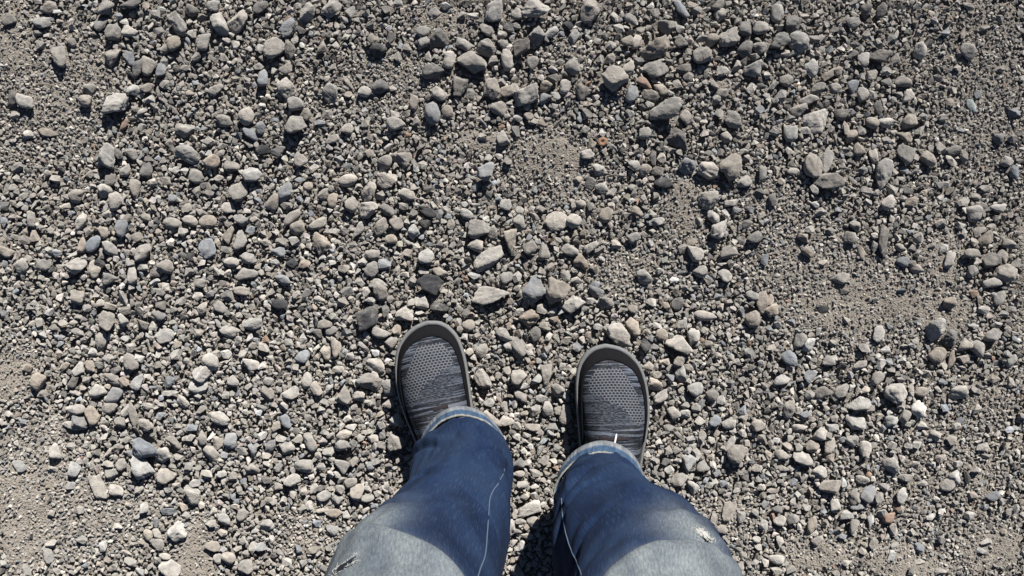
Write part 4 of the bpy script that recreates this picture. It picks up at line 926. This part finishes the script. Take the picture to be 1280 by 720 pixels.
def build_shoe(side):
    (tx, ty), hd = SHOES[side]
    sx = 1.0 if side == 'right' else -1.0

    def place(L):
        L = np.asarray(L, float)
        x = L[:, 0] * sx; y = -L[:, 1]
        return np.stack([tx + x * math.cos(hd) - y * math.sin(hd), ty + x * math.sin(hd) + y * math.cos(hd), L[:, 2]], 1)

    def faces(F):
        return F if side == 'left' else F[:, ::-1]

    # knit upper
    base = inset(OUT, 0.0055)
    K = np.concatenate([np.linspace(0, 0.3, 16), np.linspace(0.33, 1.0, 36)])
    rows = [upper_point(base, Q_SP, np.full(NA, k)) for k in K]
    L = np.concatenate(rows)
    # toe-box softness: faint dents and the flex folds behind the toes
    amp = np.clip((L[:, 2] - 0.04) / 0.03, 0, 1)
    L[:, 2] += amp * (0.0012 * vnoise(L[:, 0], L[:, 1], 60, 71) + 0.0009 * np.sin(L[:, 1] * 330 + L[:, 0] * 25) * np.exp(-((L[:, 1] - 0.098) / 0.02) ** 2))
    zone = in_poly(L[:, 0], L[:, 1], MESH_POLY).astype(float)
    fine = np.exp(-((L[:, 0] + 0.002) / 0.033) ** 4) * np.clip((L[:, 1] - 0.052) / 0.012, 0, 1) * np.clip((0.112 - L[:, 1]) / 0.01, 0, 1)
    me_uv = L[:, :2].copy()
    shoe = child('shoe', place(L), faces(grid_faces(len(K), NA, True)), M_KNIT, person, {'mesh_zone': zone, 'fine_zone': fine}, True, me_uv)
    # outsole: bottom, wall, lip
    lip = np.interp(OUT[:, 1], [0, 0.02, 0.06, 0.12, 0.288], [0.0062, 0.0056, 0.0040, 0.0036, 0.0040])
    layers = [(inset(OUT, 0.03), Z0), (inset(OUT, 0.006), Z0), (inset(OUT, 0.001), Z0 + 0.003), (OUT, Z0 + 0.008), (inset(OUT, 0.0012), Z0 + 0.014),
              (inset(OUT, -0.0004), Z0 + 0.0185), (inset(OUT, 0.0008), Z0 + 0.0212), (inset(OUT, lip * 0.6), Z0 + 0.0222), (inset(OUT, lip), Z0 + 0.0208), (inset(OUT, lip + 0.0015), Z0 + 0.0150)]
    L = np.concatenate([np.concatenate([p, np.full((NA, 1), z)], 1) for p, z in layers])
    spring = 0.004 * np.clip(1 - L[:, 1] / 0.07, 0, 1) ** 2           # toe spring
    L[:, 2] += spring
    o = child('outsole', place(L), faces(grid_faces(len(layers), NA, True)), M_SOLE, shoe)
    # black toe bumper hugging the upper
    sel = [i for i in range(NA) if OUT[i, 1] < 0.135]
    order = [i for i in range(NA) if i >= NA // 2 and i in set(sel)] + [i for i in range(NA) if i < NA // 2 and i in set(sel)]
    P = inset(OUT, 0.0048)[order]; Q = Q_SP[order]
    d = OUT[order, 1]
    reach = np.interp(d, [0, 0.012, 0.035, 0.07, 0.135], [0.30, 0.26, 0.155, 0.085, 0.02])
    ks = np.linspace(0, 1, 10)
    rows = []
    for q in ks:
        U = upper_point(P, Q, reach * q)
        c = np.array([0, 0.10, 0.02]); nd = U - c; nd /= np.linalg.norm(nd, axis=1)[:, None]
        thick = 0.0022 if 0 < q < 1 else (0.0004 if q == 1 else 0.0022)
        W = U + nd * thick
        W[:, 2] += 0.0012
        if q == 0: W[:, 2] = Z0 + 0.0190 + 0.004 * np.clip(1 - W[:, 1] / 0.07, 0, 1) ** 2
        rows.append(W)
    L = np.concatenate(rows)
    child('toe_bumper', place(L), faces(grid_faces(len(ks), len(order)))[:, ::-1], M_RAND, shoe)
    # brown webbing tab across the tongue
    xs = np.linspace(-0.021, 0.017, 24) if side == 'right' else np.linspace(-0.016, 0.004, 16)
    dd = 0.1235 if side == 'right' else 0.116
    rows = []
    for e in (-0.0026, -0.0024, -0.001, 0.001, 0.0024, 0.0026):
        dcol = dd + e + 0 * xs
        wloc = np.interp(dcol, OD, OW) - 0.006
        k = 1 - np.abs(xs) / wloc
        zt = np.interp(dcol, *ZT)
        z = Z0 + 0.018 + (zt - Z0 - 0.018) * (1 - (1 - k) ** 2.3) ** 0.62 + (0.0014 if abs(e) < 0.0025 else -0.001)
        rows.append(np.stack([xs, dcol, z], 1))
    child('pull_tab', place(np.concatenate(rows)), faces(grid_faces(len(rows), len(xs))), M_TAB, shoe)
    # ankle collar
    t = np.linspace(0, 2 * math.pi, 49)
    ring = np.stack([0.030 * np.cos(t), 0.195 + 0.045 * np.sin(t), 0.098 - 0.006 * np.sin(t)], 1)
    V, F = tube(ring, 0.004)
    child('collar', place(V), F, M_TAB, shoe)
    if side == 'right':
        t = np.linspace(0, 1, 14)
        path = np.stack([0.0015 - 0.0050 * t, 0.1165 + 0.0175 * t, np.interp(0.1165 + 0.0175 * t, *ZT) + 0.0026 + 0.002 * np.sin(t * 3.1)], 1)
        V, F = tube(path, 0.0013, 10, np.clip(np.minimum(t, 1 - t) * 14 + 0.25, 0, 1))
        child('lace_end', place(V), F, M_LACE, shoe)
    shoe['label'] = 'shoe with a white lace end showing' if side == 'right' else 'shoe turned outwards'
    return shoe


for s_ in ('left', 'right'): build_shoe(s_)

# ---------------------------------------------------------------- person: legs and jeans
LEG = {
 'left': dict(keys=[(.095, 577, 572, 50), (.118, 579, 577, 58), (.150, 577, 586, 63), (.20, 575, 607, 64), (.25, 572, 630, 67), (.34, 547, 684, 84), (.42, 518, 736, 105),
                    (.462, 511, 761, 110), (.505, 508, 790, 117), (.54, 505, 818, 122), (.62, 494, 900, 143)], knee=(-.140, -.216, .447), tear=(430, 705)),
 'right': dict(keys=[(.095, 751, 610, 49), (.118, 751, 618, 53), (.150, 752, 627, 60), (.20, 757, 646, 67), (.25, 771, 667, 80), (.34, 799, 710, 101), (.42, 820, 750, 109),
                     (.462, 816, 776, 107), (.505, 811, 797, 111), (.54, 811, 822, 116), (.62, 826, 900, 138)], knee=(.172, -.214, .447), tear=(880, 666)),
}
CREASES = {
 'left': [(0.15, .165, 1.45, .235, .0060, .0050), (0.05, .300, 1.25, .245, .0050, .0060), (2.95, .150, 1.95, .215, .0050, .0050), (2.75, .370, 1.55, .405, .0045, .0055),
          (1.95, .132, 1.05, .158, .0035, .0035), (0.3, .375, 1.2, .340, .0040, .0070), (2.3, .275, 1.6, .335, .0030, .0060)],
 'right': [(3.05, .170, 1.75, .225, .0050, .0050), (0.25, .185, 1.15, .270, .0055, .0055), (3.0, .310, 1.9, .280, .0040, .0065), (0.45, .360, 1.45, .400, .0050, .0055),
           (1.25, .135, 2.2, .160, .0035, .0035), (2.8, .405, 1.9, .365, .0040, .0070)],
}
NT, NZ = 192, 260


def ring_at(keys, z):
    K = np.array(keys)
    cx, cy = px2w(K[:, 1], K[:, 2], K[:, 0])
    r = K[:, 3] / FPX * (H - K[:, 0])
    return np.interp(z, K[:, 0], cx), np.interp(z, K[:, 0], cy), np.interp(z, K[:, 0], r)


def smooth1(a, n):
    for _ in range(n):
        b = a.copy(); b[1:-1] = 0.25 * a[:-2] + 0.5 * a[1:-1] + 0.25 * a[2:]; a = b
    return a


def build_leg(side):
    L = LEG[side]
    keys = list(L['keys'])
    sx = -1 if side == 'left' else 1
    # thigh up to the hip
    full = [(z, *px2w(px, py, z), r / FPX * (H - z)) for z, px, py, r in keys]
    full += [(.74, sx * .098 + .012, -.335, .088), (.86, sx * .088 + .012, -.345, .096)]
    K = np.array(full)
    zz = np.concatenate([np.linspace(.095, .55, 220), np.linspace(.558, .86, NZ - 220)])
    cx, cy, rr = (smooth1(np.interp(zz, K[:, 0], K[:, i]), 5) for i in (1, 2, 3))
    th = np.linspace(0, 2 * math.pi, NT, endpoint=False)
    TH, ZZ = np.meshgrid(th, zz)
    R = np.repeat(rr[:, None], NT, 1)
    front = np.clip(np.sin(TH), 0, 1)
    out = np.clip(sx * np.cos(TH), 0, 1)
    # cloth: slanting folds, soft dents, slack over the knee
    seed = 80 if side == 'left' else 90
    R = R + 0.0040 * vnoise(np.cos(TH) * 1.3 + 3, ZZ * 9 + np.sin(TH), 1.6, seed) + 0.0020 * vnoise(np.cos(TH) * 4, ZZ * 26 + np.sin(TH) * 3, 1.3, seed + 1)
    ph = ZZ * 30 + sx * 2.2 * np.cos(TH) + 1.2 * vnoise(np.cos(TH) * 2 + 9, ZZ * 6, 1.0, seed + 10)
    R = R + 0.0036 * (1 - 2 * np.abs(np.sin(ph * 0.5 + 0.8 * vnoise(np.cos(TH) * 2, ZZ * 8, 1.2, seed + 6))) ** 0.7) * np.exp(-((ZZ - 0.25) / 0.13) ** 2) * (0.4 + 0.6 * front)
    # one deep diagonal crease on the shin
    crease = (ZZ - 0.215) - (0.06 if side == 'left' else -0.05) * np.cos(TH)
    R = R - 0.0075 * np.exp(-(crease / 0.009) ** 2) * front * np.clip(0.3 + (1 if side == 'left' else -1) * np.cos(TH), 0, 1)
    # single creases: a groove with a soft ridge beside it, from one point of the cloth to another
    for a0, z0, a1, z1, dep, wid in CREASES[side]:
        p0 = np.array([a0 * 0.065, z0]); p1 = np.array([a1 * 0.065, z1])
        ax_ = (p1 - p0) / np.linalg.norm(p1 - p0)
        du = ((TH - a0 + math.pi) % (2 * math.pi) - math.pi) * 0.065; dv = ZZ - z0
        t_ = (du * ax_[0] + dv * ax_[1]) / np.linalg.norm(p1 - p0)
        s_p = -du * ax_[1] + dv * ax_[0] + 0.003 * np.sin(t_ * 4 + a0)
        m_ = np.clip(t_ * 4 + 0.4, 0, 1) * np.clip((1 - t_) * 2.2 + 0.3, 0, 1)
        R = R + dep * (1.0 if side == 'left' else 0.7) * m_ * (0.7 * np.exp(-((s_p - 1.9 * wid) / (1.5 * wid)) ** 2) - np.exp(-(s_p / wid) ** 2))
    # the slack knee sags over the shin in a slanting fold, lower on the outer side
    zf = 0.496 - 0.95 * rr[:, None] * sx * np.cos(TH) + 0.006 * vnoise(np.cos(TH) * 4, np.sin(TH) * 4, 1.0, seed + 7)
    knee_front = np.clip(0.35 + 0.8 * np.sin(TH + sx * 0.2), 0, 1)
    R = R - 0.0040 * np.exp(-((ZZ - zf + 0.004) / 0.010) ** 2) * knee_front + 0.0060 * knee_front * np.exp(-((ZZ - zf - 0.022) / 0.026) ** 2)
    X = cx[:, None] + R * np.cos(TH); Y = cy[:, None] + R * np.sin(TH) * 1.02
    V = np.stack([X, Y, ZZ], -1).reshape(-1, 3)
    kx, ky, kz = L['knee']
    d = np.sqrt(((X - kx) / 0.036) ** 2 + ((Y - ky) / 0.055) ** 2 + ((ZZ - kz) / 0.050) ** 2)
    fade = 0.95 * np.exp(-d ** 2)
    kn = 0.82 / (1 + np.exp(-(ZZ - zf - 0.001) / 0.0045)) + 0.18 / (1 + np.exp(-(ZZ - zf + 0.004) / 0.012))
    fr = np.clip(0.55 + 0.9 * np.sin(TH + sx * 0.5), 0, 1)
    fade = np.maximum(fade, kn * (0.76 + 0.22 * vnoise(np.cos(TH) * 6, ZZ * 30, 1.1, seed + 8)) * fr * np.clip((0.66 - ZZ) / 0.08, 0, 1))
    wear = np.clip(vnoise(np.cos(TH) * 2, ZZ * 12, 1.7, seed + 2) * 0.8 + 0.2, 0, 1) + 1.3 * np.clip(np.sin(ph), 0, 1) * np.exp(-((ZZ - .22) / .1) ** 2) * 0.5
    uv = np.stack([TH * 0.065, ZZ], -1).reshape(-1, 2)
    leg = child('trouser_leg', V, grid_faces(NZ, NT, True), M_DENIM, person, {'fade': fade.ravel(), 'wear': np.clip(wear, 0, 1).ravel()}, True, uv)

    # turned-up cuff: lower fold edge, puckered band, frayed hem edge
    kk = L['keys']
    cb = (px2w(578, 566, .082), 55 / FPX * (H - .082)) if side == 'left' else (px2w(752, 604, .082), 52 / FPX * (H - .082))
    ct = (px2w(580, 582, .121), 58.5 / FPX * (H - .121)) if side == 'left' else (px2w(751, 623, .121), 55.5 / FPX * (H - .121))
    prof = [(0.25, -0.0045, 'i'), (0.02, -0.0040, 'e'), (-0.05, -0.0015, 'e'), (-0.04, 0.0010, 'e'), (0.06, 0.0022, 'e'), (0.22, 0.0024, 'e'), (0.38, 0.0022, 'e'), (0.43, 0.0012, 'b'), (0.5, 0.0013, 'b'), (0.66, 0.0022, 'b'),
            (0.8, 0.0022, 'b'), (0.92, 0.0024, 'b'), (0.965, 0.0026, 'h'), (1.0, 0.0022, 'h'), (1.005, 0.0010, 'h'), (0.98, 0.0002, 'i'), (0.80, -0.0012, 'i')]
    CC = {'i': (.05, .09, .15), 'e': (.120, .126, .132), 'b': (.034, .060, .100), 'h': (.15, .15, .132)}
    n2 = 200
    t = np.linspace(0, 2 * math.pi, n2, endpoint=False)
    rows, cols, uvs = [], [], []
    puck = np.sin(t * 47 + 5 * np.sin(3 * t) + 3 * vnoise(t * 3, 0 * t, 1.0, seed + 5)) * 0.00022 + 0.0011 * vnoise(t * 4, 0 * t, 1.3, seed + 3)
    wob = 0.0022 * np.sin(t * 2 + seed) + 0.0022 * vnoise(t * 3, 0 * t, 1.0, seed + 4)
    for q, off, kind in prof:
        ccx = cb[0][0] + (ct[0][0] - cb[0][0]) * q; ccy = cb[0][1] + (ct[0][1] - cb[0][1]) * q
        r = cb[1] * (1 + 0.022 * np.sin(2 * t + seed) + 0.018 * np.sin(3 * t + 2 * seed)) + (ct[1] - cb[1]) * q + off + puck * (1 if kind in 'bh' else 0.4)
        z = .082 + .039 * q + wob * 0.8
        rows.append(np.stack([ccx + r * np.cos(t), ccy + r * np.sin(t), z + 0 * t], 1))
        cols.append(np.tile(CC[kind], (n2, 1))); uvs.append(np.stack([t * 0.06, np.full(n2, q * .04)], 1))
    cuff = child('cuff', np.concatenate(rows), grid_faces(len(prof), n2, True), M_CUFF, leg, {'cloth_color': np.concatenate(cols)}, True, np.concatenate(uvs))

    # where a feature of the cloth lies on the surface
    nrm = np.stack([np.cos(TH), np.sin(TH), 0.25 + 0 * TH], -1).reshape(-1, 3)
    nrm /= np.linalg.norm(nrm, axis=1)[:, None]
    PX = 640 + V[:, 0] / (H - V[:, 2]) * FPX; PY = 360 - V[:, 1] / (H - V[:, 2]) * FPX

    def on_cloth(px, py):
        dd = np.hypot(PX - px, PY - py)
        near = np.nonzero(dd < max(3.0, dd.min() + 0.5))[0]
        i = near[np.argmax(V[near, 2])]
        return V[i], nrm[i]

    seam_px = [(633, 586), (622, 604), (612, 620), (612, 650), (609, 688), (600, 716), (593, 740)] if side == 'left' else [(700, 622), (701, 648), (707, 674), (716, 696), (725, 716), (733, 740)]
    tt = np.linspace(0, len(seam_px) - 1, 60)
    SPX = smooth1(np.interp(tt, range(len(seam_px)), [p[0] for p in seam_px]), 6); SPY = smooth1(np.interp(tt, range(len(seam_px)), [p[1] for p in seam_px]), 6)
    pts = np.array([np.concatenate(on_cloth(a, b)) for a, b in zip(SPX, SPY)])
    path = np.stack([smooth1(pts[:, k], 8) for k in range(3)], 1)
    nn = np.stack([smooth1(pts[:, 3 + k], 8) for k in range(3)], 1)
    Vt, Ft = tube(path + nn * 0.0004, 0.00070, 8)
    child('seam', Vt, Ft, M_THREAD, leg)

    # torn knee: frayed threads round a dark patch painted as the shade inside an opening
    rng = np.random.default_rng(seed + 9)
    c0, n0 = on_cloth(*L['tear'])
    ux = np.cross(n0, (0, 0, 1)); ux /= np.linalg.norm(ux); uy = np.cross(n0, ux)
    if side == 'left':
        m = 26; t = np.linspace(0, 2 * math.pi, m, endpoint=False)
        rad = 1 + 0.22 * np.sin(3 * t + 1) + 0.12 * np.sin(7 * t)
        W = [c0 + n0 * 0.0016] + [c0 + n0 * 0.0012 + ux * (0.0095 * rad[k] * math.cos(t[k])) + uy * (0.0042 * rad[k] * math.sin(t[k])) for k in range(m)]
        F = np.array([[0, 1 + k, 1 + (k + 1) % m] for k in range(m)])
        child('knee_hole_shade', np.array(W), F, M_HOLE_SHADE, leg)
    VV, FF, cnt = [], [], 0
    if side == 'right':                                           # matted cotton round the worn spot
        D, FQ = ico(4)
        bumpy = 1 + 0.16 * np.sin(D @ np.array([7., 3, 5]) + 1) + 0.12 * np.sin(D @ np.array([-9., 13, 4])) + 0.10 * np.sin(D @ np.array([21., -8, 17]))
        W = c0 + (D[:, :1] * bumpy[:, None] * 0.0080) * ux + (D[:, 1:2] * bumpy[:, None] * 0.0064) * uy + (D[:, 2:] * bumpy[:, None] * 0.0022) * n0
        child('worn_spot', W, FQ, M_FRAY, leg)
    nth = 260 if side == 'right' else 60
    for k in range(nth):
        if side == 'right':
            a = rng.normal(0, 0.0044); b = rng.normal(0, 0.0042)
            st = c0 + ux * a + uy * b + n0 * 0.0004
            dirv = n0 * rng.uniform(0.1, 0.6) + ux * rng.normal(0, 0.8) + uy * rng.normal(0, 0.8)
            ln = rng.uniform(0.0010, 0.0030); rad = 0.00042
        else:
            a = rng.uniform(-0.013, 0.013); s2 = rng.choice([-1, 1])
            st = c0 + ux * a + uy * s2 * 0.0058 + n0 * 0.0011
            dirv = -uy * s2 * rng.uniform(-0.3, 1.0) + ux * rng.normal(0, 0.6) + n0 * rng.uniform(-0.05, 0.15)
            ln = rng.uniform(0.0015, 0.0042); rad = 0.00030
        dirv /= np.linalg.norm(dirv)
        cv = rng.normal(0, 0.8, 3)
        q = np.linspace(0, 1, 6)[:, None]
        path = st + dirv * q * ln + cv * (q ** 2) * ln * 0.6 - n0 * (q ** 2) * ln * 0.25
        v, f = tube(path, rad, 5, [1, 1, .95, .9, .8, .4])
        VV.append(v); FF.append(f + cnt); cnt += len(v)
    child('knee_fray', np.concatenate(VV), np.concatenate(FF), M_FRAY, leg)['kind'] = 'stuff'
    return leg


for s_ in ('left', 'right'): build_leg(s_)


def build_hips():
    zs = np.linspace(.80, 1.02, 16); t = np.linspace(0, 2 * math.pi, 96, endpoint=False)
    rows = []
    for z in zs:
        q = (z - .80) / .22
        hx = .188 - .035 * q ** 2; hy = .112 - .012 * q
        rows.append(np.stack([.012 + hx * np.sign(np.cos(t)) * np.abs(np.cos(t)) ** .9, -.345 + hy * np.sign(np.sin(t)) * np.abs(np.sin(t)) ** .9, z + 0 * t], 1))
    low = rows[0].copy(); low[:, :2] = np.array([.012, -.345]) + (low[:, :2] - np.array([.012, -.345])) * 0.03; low[:, 2] = .775
    top = rows[-1].copy(); top[:, :2] = np.array([.012, -.345]) + (top[:, :2] - np.array([.012, -.345])) * 0.03
    V = np.concatenate([low] + rows + [top])
    n = len(V)
    uv = np.stack([np.tile(t * .15, len(rows) + 2), V[:, 2]], 1)
    seat = child('trouser_seat', V, grid_faces(len(rows) + 2, 96, True), M_DENIM, person, {'fade': np.zeros(n), 'wear': np.full(n, .3)}, True, uv)


build_hips()


def build_body():
    """Feet, legs and pelvis in one surface, inside the clothes."""
    bm_v, edges, rad = [], [], []
    def add(p, r):
        bm_v.append(tuple(np.array(p) - PLOC)); rad.append(r); return len(bm_v) - 1
    pel = add((.012, -.345, .93), .085)
    for side, sx in (('left', -1), ('right', 1)):
        K = np.array([(z, *px2w(px, py, z)) for z, px, py, r in LEG[side]['keys']])
        f = lambda z: (float(np.interp(z, K[:, 0], K[:, 1])), float(np.interp(z, K[:, 0], K[:, 2])), z)
        hip = add((.012 + sx * .085, -.345, .86), .07)
        kn = add(f(.50), .046); calf = add((f(.34)[0], f(.34)[1] - .008, .34), .044)
        (tx, ty), a = SHOES[side]
        back = lambda d: (tx + d * math.sin(a), ty - d * math.cos(a))
        ank = add((*back(.215), .105), .026); arch = add((*back(.15), .050), .020); ball = add((*back(.10), .036), .016); toe = add((*back(.055), .034), .012)
        edges += [(pel, hip), (hip, kn), (kn, calf), (calf, ank), (ank, arch), (arch, ball), (ball, toe)]
    me = bpy.data.meshes.new('body'); me.from_pydata(bm_v, edges, [])
    o = obj('body', me, M_SKIN, person)
    md = o.modifiers.new('skin', 'SKIN')
    for i, r in enumerate(rad):
        me.skin_vertices[0].data[i].radius = (r, r); me.skin_vertices[0].data[i].use_root = (i == 0)
    o.modifiers.new('round', 'SUBSURF').levels = 1


build_body()
